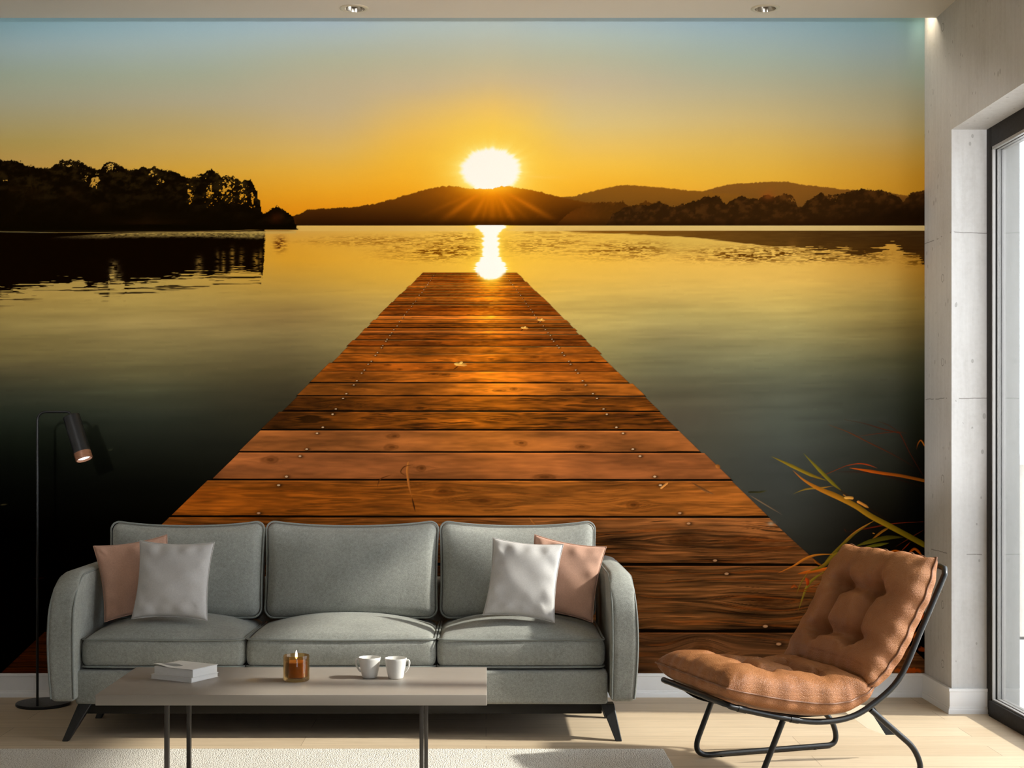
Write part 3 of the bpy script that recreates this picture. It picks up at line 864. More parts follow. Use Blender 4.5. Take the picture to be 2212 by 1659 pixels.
    lum = wood.mean(axis=2, keepdims=True) / 80.0
    wood += path[..., None] * np.array((112, 62, 4), np.float32) * np.clip(lum, .05, 1.6)
    wood += (np.exp(-((X - 1060) / 26) ** 2) * sst(800, 600, Y) * .5 * sst(.45, .7, fbm(X / 12, Y / 1.6, 205, 2)))[..., None] * np.array((90, 80, 20), np.float32)
    side = sst(-.35, -1.0, U)
    wood *= (1 - .30 * side * sst(740, 860, Y) * sst(935, 925, Y))[..., None]
    wood *= (1 - np.array((.22, .34, .62), np.float32) * (sst(200, 40, X) * (Y > 1300))[..., None])
    rust = sst(.3, -.8, U) * sst(1020, 1060, Y)
    wood *= (1 + rust[..., None] * np.array((.02, -.08, -.42), np.float32))
    # nails
    for i in range(len(seams) - 1):
        y0, y1 = seams[i], seams[i + 1]
        for t in ((.12, .86) if y1 - y0 > 24 else (.15, .8) if y1 - y0 > 10 else (.5,)):
            ny = y0 + (y1 - y0) * t
            if t > .5 and y1 - y0 > 24: ny = y1 - max(.9, (y0 - VY) * .0095) * 1.9
            for s in (-1, 1):
                nx = VX + s * .736 * (ny - VY) + prng.uniform(-.006, .006) * (ny - VY)
                r = max(.7, (ny - VY) * .0062)
                if not (MX0 < nx < MX1 and MY0 < ny < MY1): continue
                i0, i1, j0, j1 = int(ny - MY0 - 4 * r - 2), int(ny - MY0 + 4 * r + 3), int(nx - MX0 - 5 * r - 2), int(nx - MX0 + 5 * r + 3)
                i0, j0 = max(i0, 0), max(j0, 0)
                v = wood[i0:i1, j0:j1]; x = X[i0:i1, j0:j1]; y = Y[i0:i1, j0:j1]
                sh = np.exp(-((x - nx - r * .5) / (r * 1.9)) ** 2 - ((y - ny - r * .15) / (r * 1.0)) ** 2) * .75
                v[...] = v * (1 - sh[..., None]) + np.array((26, 13, 5), np.float32) * sh[..., None]
                hd = sst(1.25, .75, np.sqrt(((x - nx) / r) ** 2 + ((y - ny) / (r * .55)) ** 2))
                nc = np.array((196, 160, 120) if ny < 1060 else (168, 122, 84), np.float32)
                v[...] = v * (1 - hd[..., None]) + nc * hd[..., None]
    img[...] = img * (1 - inside[..., None]) + wood * inside[..., None]
    # the glare spills over the end of the jetty
    over(img, ga * (Y > 586) * 0, (255, 250, 238))
    dj = np.sqrt(((X - 1060) / 1.1) ** 2 + (Y - 592) ** 2)
    over(img, np.exp(-np.clip(dj - 14, 0, 200) / 11) * .9 * (Y > 588) * (Y < 680), (255, 196, 40))
    over(img, np.exp(-((X - 1060) / 9) ** 2) * sst(640, 600, Y) * (Y > 598) * .5, (250, 170, 30))
    over(img, np.exp(-np.clip(np.sqrt(((X - 1060) / 1.35) ** 2 + ((Y - 588) / 1.0) ** 2) - 15, 0, 200) / 4) * (Y > 586), (255, 226, 110))
    over(img, sst(19, 14, np.sqrt(((X - 1060) / 1.75) ** 2 + ((Y - 587) / 1.0) ** 2) + (vnoise(X / 4, Y / 4, 210) - .5) * 3) * (Y > 586), (255, 250, 238))
    # fallen leaves and twigs on the boards
    S = lambda pts, w, c, **k: seg_paint(img, X, Y, pts, w, c, **k)
    for (lx, ly, s) in ((996, 788, 1.0), (1134, 709, .6), (1170, 692, .6)):
        S([(lx - 13 * s, ly - 2 * s), (lx, ly - 1 * s), (lx + 12 * s, ly + 1 * s)], 7 * s, [(236, 178, 84), (200, 130, 50)], taper=(.2, .1))
        S([(lx - 4 * s, ly - 3 * s), (lx + 4 * s, ly - 6 * s)], 5 * s, [(244, 200, 110), (230, 170, 80)])
        S([(lx - 16 * s, ly + 10 * s), (lx - 6 * s, ly + 3 * s)], 2, [(70, 36, 10), (70, 36, 10)])
    S([(882, 999), (880, 1020), (884, 1050), (890, 1075)], 5, [(170, 100, 40), (150, 84, 30)], taper=(.2, 0))
    S([(890, 1075), (897, 1105)], 3, [(60, 30, 10), (60, 30, 10)])
    S([(878, 1028), (866, 1020), (874, 1008), (892, 1004)], 2.4, [(84, 46, 16), (90, 50, 20)])
    S([(815, 1052), (822, 1035), (845, 1026)], 2, [(84, 44, 16), (84, 44, 16)])
    S([(1428, 1054), (1442, 1043)], 4.5, [(206, 140, 70), (190, 120, 54)], taper=(.3, .2))
    S([(1494, 1042), (1520, 1058), (1543, 1068)], 5, [(84, 50, 24), (120, 76, 40)])
    S([(1143, 1118), (1152, 1128), (1160, 1136)], 3.5, [(170, 104, 44), (120, 70, 28)])
    S([(1617, 1063), (1640, 1063), (1655, 1060)], 4, [(34, 32, 14), (60, 56, 26)], taper=(.2, 0))
    S([(1620, 1070), (1650, 1088), (1690, 1112)], 2.4, [(120, 92, 62), (88, 72, 54)])
    S([(1545, 1005), (1556, 1010)], 8, [(150, 92, 38), (120, 66, 22)])
    over(img, np.exp(-((X - 1665) / 7) ** 2 - ((Y - 1131) / 4.5) ** 2) * .8, (150, 132, 108))
    # ---- reeds at the right edge
    k = 1 / 3.769
    R = lambda pts, w, c, **kw: S([(1640 + p[0] * k, 880 + p[1] * k) for p in pts], w * k * .8, [tuple(q * .88 for q in cc) for cc in c], **kw)
    redd, ror = (78, 26, 6), (168, 66, 12)
    R([(1345, 575), (1230, 380), (1150, 222), (1120, 205), (1000, 175), (850, 130), (690, 100)], 9, [(96, 26, 6), (70, 28, 10)])
    R([(560, 140), (720, 200), (900, 290), (1100, 390), (1270, 490)], 9, [(130, 58, 16), (56, 18, 5)])
    R([(960, 110), (1060, 150), (1140, 205)], 6, [(66, 34, 14), (70, 28, 8)])
    R([(780, 240), (950, 215), (1120, 200), (1200, 212)], 6, [(110, 42, 12), (70, 24, 6)])
    R([(370, 612), (540, 545), (700, 478), (770, 462)], 6, [(86, 36, 12), (150, 52, 12)])
    R([(620, 525), (900, 530), (1100, 575), (1345, 655)], 9, [(66, 22, 8), (30, 8, 2)])
    R([(700, 478), (800, 458), (880, 466), (960, 495)], 12, [(150, 50, 12), (170, 60, 14)])
    R([(730, 492), (850, 510), (1000, 535), (1150, 556), (1345, 597)], 30, [(206, 84, 16), (112, 60, 10)], taper=(0, .4))
    R([(700, 1018), (800, 998), (900, 980), (1100, 945), (1345, 930)], 13, [(58, 20, 8), (124, 34, 10)])
    R([(690, 985), (710, 1015)], 6, [(90, 40, 14), (90, 40, 14)])
    R([(1345, 995), (1250, 1050), (1100, 1140)], 9, [(112, 46, 14), (84, 34, 8)])
    R([(1160, 1165), (1230, 1095)], 9, [(170, 56, 10), (130, 40, 8)])
    R([(550, 595), (665, 680), (800, 770), (990, 885), (1060, 935)], 8, [(60, 34, 12), (34, 18, 5)])
    R([(100, 400), (250, 470), (420, 550), (550, 596)], 32, [(132, 108, 26), (126, 98, 20)])
    R([(360, 375), (480, 500), (600, 620), (668, 677)], 34, [(122, 106, 26), (112, 96, 20)])
    R([(275, 705), (380, 665), (500, 655), (602, 640)], 18, [(104, 88, 28), (168, 112, 34)])
    R([(940, 920), (780, 1025), (680, 1115), (560, 1235), (520, 1290)], 30, [(120, 92, 22), (100, 84, 18)])
    R([(940, 920), (800, 1000), (690, 1085)], 12, [(190, 120, 34), (150, 90, 26)])
    R([(900, 1090), (1000, 1010), (1060, 980)], 24, [(150, 92, 22), (128, 78, 18)])
    R([(780, 1132), (900, 1092), (1050, 1060), (1180, 1058)], 46, [(98, 88, 20), (66, 56, 10)])
    R([(860, 1135), (960, 1120), (1060, 1104)], 30, [(112, 104, 22), (84, 76, 14)])
    R([(270, 510), (360, 590), (480, 660), (620, 720), (780, 800), (900, 880), (1050, 960), (1200, 1040), (1400, 1150)], 54, [(184, 100, 26), (118, 104, 14)], taper=(-.0, .6))
    R([(640, 1195), (480, 1200), (380, 1230), (280, 1290), (150, 1350)], 24, [(188, 116, 30), (206, 110, 30)])
    R([(580, 1310), (430, 1335), (310, 1355)], 34, [(206, 96, 20), (190, 88, 20)], taper=(.3, 0))
    R([(720, 1150), (620, 1200), (520, 1290), (400, 1335)], 38, [(120, 96, 22), (124, 94, 22)])
    R([(540, 1330), (440, 1400), (380, 1480), (320, 1650)], 28, [(128, 108, 24), (128, 104, 30)])
    R([(400, 1335), (340, 1430), (300, 1530)], 12, [(140, 110, 30), (110, 82, 24)])
    R([(620, 1370), (500, 1430), (380, 1480), (330, 1500)], 9, [(140, 62, 16), (130, 58, 16)])
    R([(500, 1505), (400, 1500), (330, 1495)], 7, [(150, 70, 20), (120, 56, 16)])
    R([(380, 1390), (395, 1420), (390, 1450)], 34, [(190, 64, 18), (150, 52, 14)], taper=(.12, .08))
    R([(258, 1470), (285, 1450), (310, 1470)], 22, [(170, 76, 24), (140, 60, 18)], taper=(.12, .08))
    R([(440, 1235), (470, 1265), (520, 1290)], 20, [(170, 92, 24), (120, 62, 14)])
    R([(695, 735), (728, 735), (757, 738)], 28, [(226, 166, 74), (206, 140, 56)], taper=(.2, .4))
    R([(680, 708), (705, 722)], 9, [(190, 120, 40), (190, 120, 40)])
    R([(805, 768), (845, 790), (888, 816)], 26, [(222, 140, 56), (180, 116, 40)], taper=(.4, .1))
    R([(920, 1022), (942, 1028)], 9, [(206, 130, 44), (206, 130, 44)])
    R([(1070, 1172), (1110, 1166), (1155, 1176)], 18, [(220, 110, 10), (196, 84, 6)], taper=(.1, .1))
    R([(1215, 1190), (1265, 1152), (1320, 1200)], 24, [(190, 80, 8), (226, 112, 10)], taper=(.1, .1))
    R([(1280, 345), (1290, 300), (1315, 268), (1345, 310)], 12, [(70, 26, 5), (206, 112, 24)], taper=(0, .4))
    for (bx, by, rx, ry, c) in ((1986, 1330, 9, 9, (220, 84, 10)), (1978, 1379, 6, 12, (230, 110, 14)), (1962, 1448, 26, 6, (200, 80, 12)), (1992, 1402, 8, 5, (150, 60, 8)), (1964, 1425, 8, 5, (140, 40, 6)), (1988, 1290, 10, 6, (150, 60, 8)), (1975, 1215, 22, 5, (190, 84, 10))):
        n = fbm(X / 5, Y / 5, 230, 2)
        over(img, sst(1.3, .7, np.sqrt(((X - bx) / rx) ** 2 + ((Y - by) / ry) ** 2) + (n - .5) * .8) * .9, c)
    # faint floating specks in the dark water on the left
    S([(0, 1091), (16, 1089)], 3, [(56, 48, 26), (40, 34, 18)])
    S([(70, 1250), (98, 1248)], 5, [(44, 18, 8), (30, 12, 6)])
    S([(234, 972), (244, 970)], 5, [(40, 42, 30), (40, 42, 30)])
    return np.clip(img, 0, 255)


def build_mural(img, tol=8.0):
    """lay the painted colours on a flat sheet; cells halve where the picture has detail"""
    H, W = img.shape[:2]
    B = 16
    nh, nw = (H - 1) // B, (W - 1) // B
    ii, jj = np.meshgrid(np.arange(nh) * B, np.arange(nw) * B, indexing='ij')
    ii = ii.ravel(); jj = jj.ravel()
    cells = []
    b = B
    src = img.astype(np.float32)
    while len(ii):
        if b == 1:
            cells.append((ii, jj, 1)); break
        o = np.arange(b + 1)
        ok = np.zeros(len(ii), bool)
        t = (o / b).astype(np.float32)
        for s in range(0, len(ii), 8000):
            I = ii[s:s + 8000, None, None] + o[None, :, None]; J = jj[s:s + 8000, None, None] + o[None, None, :]
            P = src[I, J]
            top = P[:, 0:1, 0:1] * (1 - t)[None, None, :, None] + P[:, 0:1, -1:] * t[None, None, :, None]
            bot = P[:, -1:, 0:1] * (1 - t)[None, None, :, None] + P[:, -1:, -1:] * t[None, None, :, None]
            R = top * (1 - t)[None, :, None, None] + bot * t[None, :, None, None]
            ok[s:s + 8000] = np.abs(R - P).max(axis=(1, 2, 3)) < tol * {16: .32, 8: .45, 4: .65, 2: 1.0}[b]
        cells.append((ii[ok], jj[ok], b))
        a, c = ii[~ok], jj[~ok]; h = b // 2
        ii = np.concatenate([a, a, a + h, a + h]); jj = np.concatenate([c, c + h, c, c + h]); b = h
    quads = []
    for a, c, b in cells:
        k = lambda i, j: i.astype(np.int64) * W + j
        quads.append(np.stack([k(a + b, c), k(a + b, c + b), k(a, c + b), k(a, c)], axis=1))
    Q = np.concatenate(quads)
    uniq, inv = np.unique(Q.ravel(), return_inverse=True)
    vi, vj = uniq // W, uniq % W
    X = (MX0 + vj - PVX) / 481.0; Zc = EYE + (PVY - (MY0 + vi)) / 481.0
    co = np.stack([X, np.full(len(uniq), -.0015), Zc], axis=1).astype(np.float32)
    c = src[vi, vj] / 255.0
    c = np.where(c <= .04045, c / 12.92, ((c + .055) / 1.055) ** 2.4)
    me = bpy.data.meshes.new('wall_mural')
    me.vertices.add(len(uniq)); me.vertices.foreach_set('co', co.ravel())
    n = len(Q)
    me.loops.add(n * 4); me.loops.foreach_set('vertex_index', inv.astype(np.int32).ravel())
    me.polygons.add(n); me.polygons.foreach_set('loop_start', np.arange(n, dtype=np.int32) * 4)
    me.update(calc_edges=True)
    at_ = me.color_attributes.new('print_colour', 'FLOAT_COLOR', 'POINT')
    at_.data.foreach_set('color', np.concatenate([c, np.ones((len(c), 1))], axis=1).astype(np.float32).ravel())
    return me


M = Mat('printed_wallpaper', (.8, .8, .8, 1), .95, 0, .0)
at_ = M.n('ShaderNodeAttribute', attribute_name='print_colour')
v = M.coord('Object')
paper = M.ramp(M.noise(v, 420, 2), [(.3, (.975, .975, .975, 1)), (.7, (1, 1, 1, 1))])
M.set(Base_Color=M.mix(1.0, at_.outputs['Color'], paper, 'MULTIPLY'))
MT['mural'] = M.m
mural = link_mesh('wall_mural', build_mural(paint_mural()), MT['mural'], None, False)
tag(mural, 'wall-size photo mural of a sunset lake with a wooden jetty, behind the sofa', 'wall mural')


def wobj(name, vf, mat, parent, smooth=True, sharp=0.7):
    """part given in world coordinates"""
    M_ = Matrix.Identity(4)
    p = parent
    while p is not None:
        M_ = Matrix.LocRotScale(p.location, p.rotation_euler, None) @ M_
        p = p.parent
    I = M_.inverted()
    return obj(name, ([I @ Vector(v) for v in vf[0]], vf[1]), mat, parent, smooth, sharp)


# ================================================================== the room
XR = 1.969                       # face of the concrete side wall
YC = 6.016 - ZW                  # front of the concrete return
XD = 2.117                       # inner face of the door frame
YJ = 5.956 - ZW
YE = -2.95                       # far end of the door opening
XL, YB = -3.0, -8.2
CE = 3.0                         # ceiling
st = lambda o: tag(o, kind='structure')

st(obj('floor', box(XL - .2, XD + .02, YB, .15, -.12, 0), MT['floor'], None, False))
st(obj('wall_back', box(XL - .2, XR + .05, 0, .15, 0, 3.3), MT['plaster'], None, False))
st(obj('wall_left', box(XL - .2, XL, YB, 0, 0, 3.3), MT['plaster'], None, False))
WX0, WX1, WZ0, WZ1 = .3, 1.7, 1.2, 2.6
st(obj('wall_front', join(box(XL - .2, WX0, YB - .2, YB, 0, 3.3), box(WX1, XD + .2, YB - .2, YB, 0, 3.3), box(WX0, WX1, YB - .2, YB, 0, WZ0), box(WX0, WX1, YB - .2, YB, WZ1, 3.3)), MT['plaster'], None, False))
wf = join(box(WX0, WX1, YB - .14, YB - .06, WZ0, WZ0 + .06), box(WX0, WX1, YB - .14, YB - .06, WZ1 - .06, WZ1), box(WX0, WX0 + .06, YB - .14, YB - .06, WZ0 + .06, WZ1 - .06), box(WX1 - .06, WX1, YB - .14, YB - .06, WZ0 + .06, WZ1 - .06))
st(obj('fill_window_1', wf, MT['frame'], None, False))  # window added behind the camera, out of view, for soft frontal fill light
wr = join(box(XR, 2.175, YC, .15, 0, 3.3), box(XR, 2.175, YE, YC, 2.469, 3.3), box(XR, 2.175, YB, YE, 0, 3.3))
st(obj('wall_right', wr, MT['concrete'], None, False))
ce = join(box(XL, XR, YB, 6.218 - ZW, CE, CE + .11), box(XL, XR, 6.218 - ZW, 0, CE + .11, CE + .2))
st(obj('ceiling', ce, MT['ceiling'], None, False))
# outer plaster reveal of the door, and the terrace outside
st(obj('trim_1', join(box(2.175, 2.235, YJ, .15, -.05, 3.3), box(2.175, 2.235, YE - .3, YJ, 2.40, 3.3)), MT['render'], None, False))
st(obj('terrace_floor', box(2.14, 9.5, YB, 2.2, -.2, -.03), MT['terrace'], None, False))

# skirting, mitred round the concrete return
PROF = [(0.0, .106), (.013, .106), (.0145, .104), (.0145, .0945), (.0115, .0925), (.0115, .030), (.0140, .0275), (.0140, .0215), (.0165, .0195), (.0185, .012), (.0185, 0.0), (0.0, 0.0)]


def skirting(path, dirs):
    V, Fc = [], []
    n = len(PROF)
    for (px, py), (dx, dy) in zip(path, dirs):
        for d, z in PROF: V.append((px + dx * d, py + dy * d, z))
    for i in range(len(path) - 1):
        for j in range(n):
            k = (j + 1) % n
            Fc.append((i * n + j, i * n + k, (i + 1) * n + k, (i + 1) * n + j))
    Fc.append(tuple(range(n))); Fc.append(tuple((len(path) - 1) * n + j for j in range(n))[::-1])
    return V, Fc


st(obj('baseboard_back', skirting([(XL, 0), (XR, 0)], [(0, -1), (-1, -1)]), MT['white'], None, True, .5))
st(obj('baseboard_right', skirting([(XR, 0), (XR, YC), (XD, YC)], [(-1, -1), (-1, -1), (0, -1)]), MT['white'], None, True, .5))
st(obj('baseboard_left', skirting([(XL, 0), (XL, YB)], [(1, -1), (1, 0)]), MT['white'], None, True, .5))

# ---- sliding door: dark frame, three grey tracks with black seals, clear pane, meeting stile
door = tag(thing('door_1', None, None, (2.147, (YC + YE) / 2, 0)), kind='structure')
tag(door, 'tall sliding glass door in a dark metal frame at the right', 'glass door')
wobj('jamb', box(XD, 2.175, YJ + .004, YC, 0, 2.469, .002, 1), MT['frame'], door, True, .5)
wobj('jamb', box(XD, 2.175, YE, YE + .06, 0, 2.469, .002, 1), MT['frame'], door, True, .5)
wobj('head_rail', box(XD, 2.175, YE + .06, YJ + .004, 2.385, 2.469, .002, 1), MT['frame'], door, True, .5)
wobj('sill_rail', box(XD - .012, 2.175, YE + .06, YJ + .004, 0, .066, .003, 1), MT['frame'], door, True, .5)
for x0, x1 in ((2.1195, 2.1320), (2.1405, 2.1535), (2.1600, 2.1745)):
    tr = join(box(x0, x1, YJ - .004, YJ + .006, .072, 2.372), box(x0, x1, YE + .06, YJ, .064, .072), box(x0, x1, YE + .06, YJ, 2.372, 2.388))
    wobj('track', tr, MT['track'], door, False)
for x0, x1 in ((2.1320, 2.1405), (2.1535, 2.1600)):
    wobj('seal', join(box(x0, x1, YJ + .001, YJ + .006, .066, 2.385), box(x0, x1, YE + .06, YJ, .064, .068), box(x0, x1, YE + .06, YJ, 2.38, 2.388)), MT['seal'], door, False)
wobj('pane', box(2.1440, 2.1480, 4.468 - ZW, YJ - .004, .072, 2.372), MT['glass'], door, False)
wobj('pane', box(2.1640, 2.1680, YE + .06, 4.448 - ZW, .072, 2.372), MT['glass'], door, False)
wobj('meeting_stile', box(2.135, 2.175, 4.40 - ZW, 4.496 - ZW, .066, 2.385, .003, 1), MT['frame'], door, True, .5)

# ---- low garden wall seen through the glass
gw = thing('garden_wall', 'pale low garden wall with a white coping, outside beyond the glass door', 'garden wall', (5.0, .62, -.03))
wobj('panel', box(2.3, 8.5, .55, .70, .19, 1.03), MT['plaster'], gw, False)
wobj('coping', box(2.3, 8.5, .50, .75, 1.03, 1.075, .006, 2), MT['white'], gw)
wobj('plinth', box(2.3, 8.5, .53, .72, -.03, .175), MT['white'], gw, False)
wobj('black_strip', box(2.3, 8.5, .555, .695, .175, .19), MT['seal'], gw, False)  # black strip between plinth and panel


# ---- recessed downlights
def downlight(x, y, label):
    t = thing('ceiling_downlight', label, 'downlight', (x, y, CE), 0, 'recessed ceiling downlights')
    obj('trim_ring', lathe([(.0445, .0), (.0445, -.0035), (.048, -.005), (.058, -.004), (.0615, -.001), (.0615, .0), (.0445, .0)], 56), MT['ring'], t)
    obj('reflector', lathe([(.0445, -.003), (.043, .004), (.039, .016), (.036, .024), (.0, .024)][::1], 48), MT['chrome'], t)
    obj('lens', lathe([(0.0, .0125), (.024, .013), (.031, .016), (.033, .022), (0.0, .022)], 40), MT['lens'], t)
    return t


M = Mat('satin_trim_ring', (.62, .57, .48, 1), .35, .3, .5)
v = M.coord('Object'); M.set(Roughness=M.math('MULTIPLY_ADD', M.noise(v, 200, 2), .12, .3))
MT['ring'] = M.m
# the fitting sits in a bored hole
holes = [(-.563, 6.076 - ZW), (1.193, 6.076 - ZW)]
downlight(*holes[0], 'round recessed downlight in the ceiling above the middle of the mural, nearer the floor lamp')
downlight(*holes[1], 'round recessed downlight in the ceiling near the concrete side wall')
cl = bpy.data.objects['ceiling']


def bored_ceiling():
    """ceiling panel with round openings for the downlights"""
    bm = bmesh.new()
    y1 = 6.218 - ZW
    # underside as a fan of quads round each hole inside a square patch, rest as plain rectangles
    patch = .09
    seg = 48
    def quad(a, b, c, d): bm.faces.new([bm.verts.new(p) for p in (a, b, c, d)])
    xs = [XL]
    for hx, hy in holes: xs += [hx - patch, hx + patch]
    xs += [XR]
    hy = holes[0][1]
    for i in range(len(xs) - 1):
        if i % 2 == 0:
            quad((xs[i], YB, CE), (xs[i + 1], YB, CE), (xs[i + 1], y1, CE), (xs[i], y1, CE))
        else:
            quad((xs[i], YB, CE), (xs[i + 1], YB, CE), (xs[i + 1], hy - patch, CE), (xs[i], hy - patch, CE))
            quad((xs[i], hy + patch, CE), (xs[i + 1], hy + patch, CE), (xs[i + 1], y1, CE), (xs[i], y1, CE))
            cx = (xs[i] + xs[i + 1]) / 2
            for s in range(seg):
                ring = []
                for a in (2 * PI * s / seg, 2 * PI * (s + 1) / seg):
                    ca, sa = math.cos(a), math.sin(a)
                    k = patch / max(abs(ca), abs(sa))
                    ring.append(((cx + .046 * ca, hy + .046 * sa, CE), (cx + k * ca, hy + k * sa, CE)))
                quad(ring[0][0], ring[0][1], ring[1][1], ring[1][0])
                (x0, y0, _), (x2, y2, _) = ring[0][0], ring[1][0]
                quad((x0, y0, CE), (x2, y2, CE), (x2, y2, CE + .05), (x0, y0, CE + .05))
            quad((cx - .05, hy - .05, CE + .05), (cx + .05, hy - .05, CE + .05), (cx + .05, hy + .05, CE + .05), (cx - .05, hy + .05, CE + .05))
    quad((XL, y1, CE), (XR, y1, CE), (XR, y1, CE + .11), (XL, y1, CE + .11))
    quad((XL, y1, CE + .11), (XR, y1, CE + .11), (XR, 0, CE + .11), (XL, 0, CE + .11))
    quad((XL, YB, CE + .2), (XR, YB, CE + .2), (XR, .0, CE + .2), (XL, .0, CE + .2))
    bmesh.ops.remove_doubles(bm, verts=bm.verts, dist=1e-5)
    bm.to_mesh(cl.data); bm.free(); cl.data.update()


bored_ceiling()

# ================================================================== sofa
sofa = thing('sofa', 'three-seat grey-green fabric sofa on splayed black legs, in front of the mural', 'sofa', (-.55, -.51, 0))
SF = MT['sofa']
wobj('apron', move(rbox(1.035, .36, .065, .014, 3), -.562, -.507, .197), SF, sofa)
wobj('underframe', box(-1.57, .452, -.842, -.16, .092, .134, .004, 1), MT['under'], sofa)
wobj('back_frame', move(rbox(1.02, .05, .15, .03, 3), -.562, -.155, .405), SF, sofa)

HX, HY, HZ, RA = .0475, .404, .2425, .17


def arm_map(p, side):
    x, y, z = p
    yq, zq = y + HY, HZ - z
    if yq < RA and zq < RA:
        u, w = (RA - yq) / RA, (RA - zq) / RA
        nu, nw = u * math.sqrt(1 - w * w / 2), w * math.sqrt(1 - u * u / 2)
        y, z = -HY + RA - RA * nu, HZ - RA + RA * nw
    up = (z + HZ) / (2 * HZ)
    out = 1 if x * side > 0 else .0
    x += side * .014 * math.sin(PI * min(1, up * 1.05)) * (.35 + .65 * out)
    if up > .55: z -= max(0, x * side) * .22 * (up - .55) / .45
    z += .010 * (1 - (min(1, abs(x) / (HX + .02))) ** 2) * max(0, up - .5) * 2
    return x, y, z


def arm_edge(xl, side, d=0.0):
    pts = []
    for i in range(9): pts.append((xl, -HY - d, -HZ + .012 + (2 * HZ - RA - .012) * i / 8))
    for i in range(1, 12):
        a = PI / 2 * i / 12
        pts.append((xl, -HY + RA - (RA + d) * math.cos(a), HZ - RA + (RA + d) * math.sin(a)))
    for i in range(1, 12): pts.append((xl, -HY + RA + (2 * HY - RA - .02) * i / 11, HZ + d))
    out = []
    for x, y, z in pts:
        up = (z + HZ) / (2 * HZ)
        x += side * .014 * math.sin(PI * min(1, up * 1.05)) * (.35 + .65 * (1 if xl * side > 0 else 0))
        if up > .55: z -= max(0, x * side) * .22 * (up - .55) / .45
        out.append((x, y, z))
    return out


for side, cx in ((-1, -1.630), (1, .5265)):
    vf = rbox(HX, HY, HZ, .020, 4, mx=6, my=26, mz=18)
    vf = ([arm_map(p, side) for p in vf[0]], vf[1])
    o = wobj('armrest', move(vf, cx, -.513, .3935), SF, sofa)
    for xl in (-side * (HX - .004), side * (HX - .004)):
        e = [(p[0] + cx, p[1] - .513, p[2] + .3935) for p in arm_edge(xl, side, -.004)]
        wobj('piping', tube(e, .0042, 8), MT['sofa_pipe'], o)


def back_cushion(x0, x1, seed):
    hx, hy, hz = (x1 - x0) / 2 - .002, .075, .202
    vf = rbox(hx, hy, hz, .045, 5, mx=22, my=3, mz=16)
    tilt = Matrix.Translation(((x0 + x1) / 2, -.375, .605)) @ Matrix.Rotation(math.radians(-11), 4, 'X')

    def f(p):
        x, y, z = p
        a, b = x / hx, z / hz
        if y < 0: y -= .052 * (1 - a * a) ** .8 * (1 - min(1, (b + .12) ** 2)) ** .7 if abs(b + .12) < 1 else 0
        if y > 0: y += .02 * (1 - a * a) * (1 - b * b)
        if b > 0: z += -.021 * b * (1 - abs(a) ** 2.2) + .004 * b * abs(a) ** 6
        x *= 1 - .018 * (1 - b * b) + .006 * b
        y += .004 * math.sin(9 * x + seed) * math.cos(8 * z + seed * 2) * (1 - a * a)
        return (x, y, z)
    vf = ([f(p) for p in vf[0]], vf[1])
    o = wobj('back_cushion', xf(vf, tilt), SF, sofa)
    r = .042
    e = []
    for (sx, sz, a0) in ((1, -1, -90), (1, 1, 0), (-1, 1, 90), (-1, -1, 180)):
        for i in range(7):
            a = math.radians(a0 + 15 * i)
            e.append((sx * (hx - r) + r * math.cos(a), -hy + .030, sz * (hz - r) + r * math.sin(a)))
        n = 14
        nx, nz, na = {(1, -1): (1, 1, 0), (1, 1): (-1, 1, 90), (-1, 1): (-1, -1, 180), (-1, -1): (1, -1, 270)}[(sx, sz)]
        q = (nx * (hx - r) + r * math.cos(math.radians(na)), -hy + .030, nz * (hz - r) + r * math.sin(math.radians(na)))
        p = e[-1]
        for i in range(1, n): e.append(tuple(p[k] + (q[k] - p[k]) * i / n for k in range(3)))
    e = [f(p) for p in e]
    e = [(x * 1.003, y - .010, z * 1.003) for x, y, z in e]
    wobj('piping', tube([tilt @ Vector(p) for p in e], .0040, 8, closed=True), MT['sofa_pipe'], o)


for k, (x0, x1) in enumerate(((-1.580, -.932), (-.926, -.200), (-.194, .460))):
    back_cushion(x0, x1, k * 2.1)


def seat_cushion(x0, x1, seed):
    hx, hy, hz = (x1 - x0) / 2 - .002, .275, .059
    cx, cy, cz = (x0 + x1) / 2, -.562, .327
    vf = rbox(hx, hy, hz, .030, 5, mx=24, my=16, mz=4)

    def f(p):
        x, y, z = p
        a, b = x / hx, y / hy
        if z > 0: z += .060 * (z / hz) * (1 - abs(a) ** 2.4) * max(0, 1 - abs(b + .0) ** 2.6) ** .8
        mid = 1 - (z / hz) ** 2 if abs(z) < hz else 0
        y -= .010 * mid * (1 if y < 0 else 0) * (1 - a ** 4)
        if y < -hy * .8: y -= .008 * (1 - a * a)
        x += .004 * mid * (1 if x > 0 else -1) * (abs(a) > .9)
        z += .0025 * math.sin(11 * x + seed) * math.sin(9 * y) * (1 if z > 0 else 0)
        return (x + cx, y + cy, z + cz)
    o = wobj('seat_cushion', ([f(p) for p in vf[0]], vf[1]), SF, sofa)
    for zz in (hz - .006, -hz + .006):
        r = .030
        e = [(-hx + .001, hy - .03 - (2 * hy - r - .03) * i / 12, zz) for i in range(12)]
        for i in range(9):
            a = math.radians(180 + 90 * i / 8); e.append((-hx + r + r * math.cos(a), -hy + r + r * math.sin(a), zz))
        e += [(-hx + r + (2 * hx - 2 * r) * i / 18, -hy, zz) for i in range(1, 18)]
        for i in range(9):
            a = math.radians(270 + 90 * i / 8); e.append((hx - r + r * math.cos(a), -hy + r + r * math.sin(a), zz))
        e += [(hx - .001, -hy + r + (2 * hy - r - .03) * i / 12, zz) for i in range(1, 13)]
        e = [f((x, y, z)) for x, y, z in e]
        wobj('piping', tube(e, .0042, 8), MT['sofa_pipe'], o)


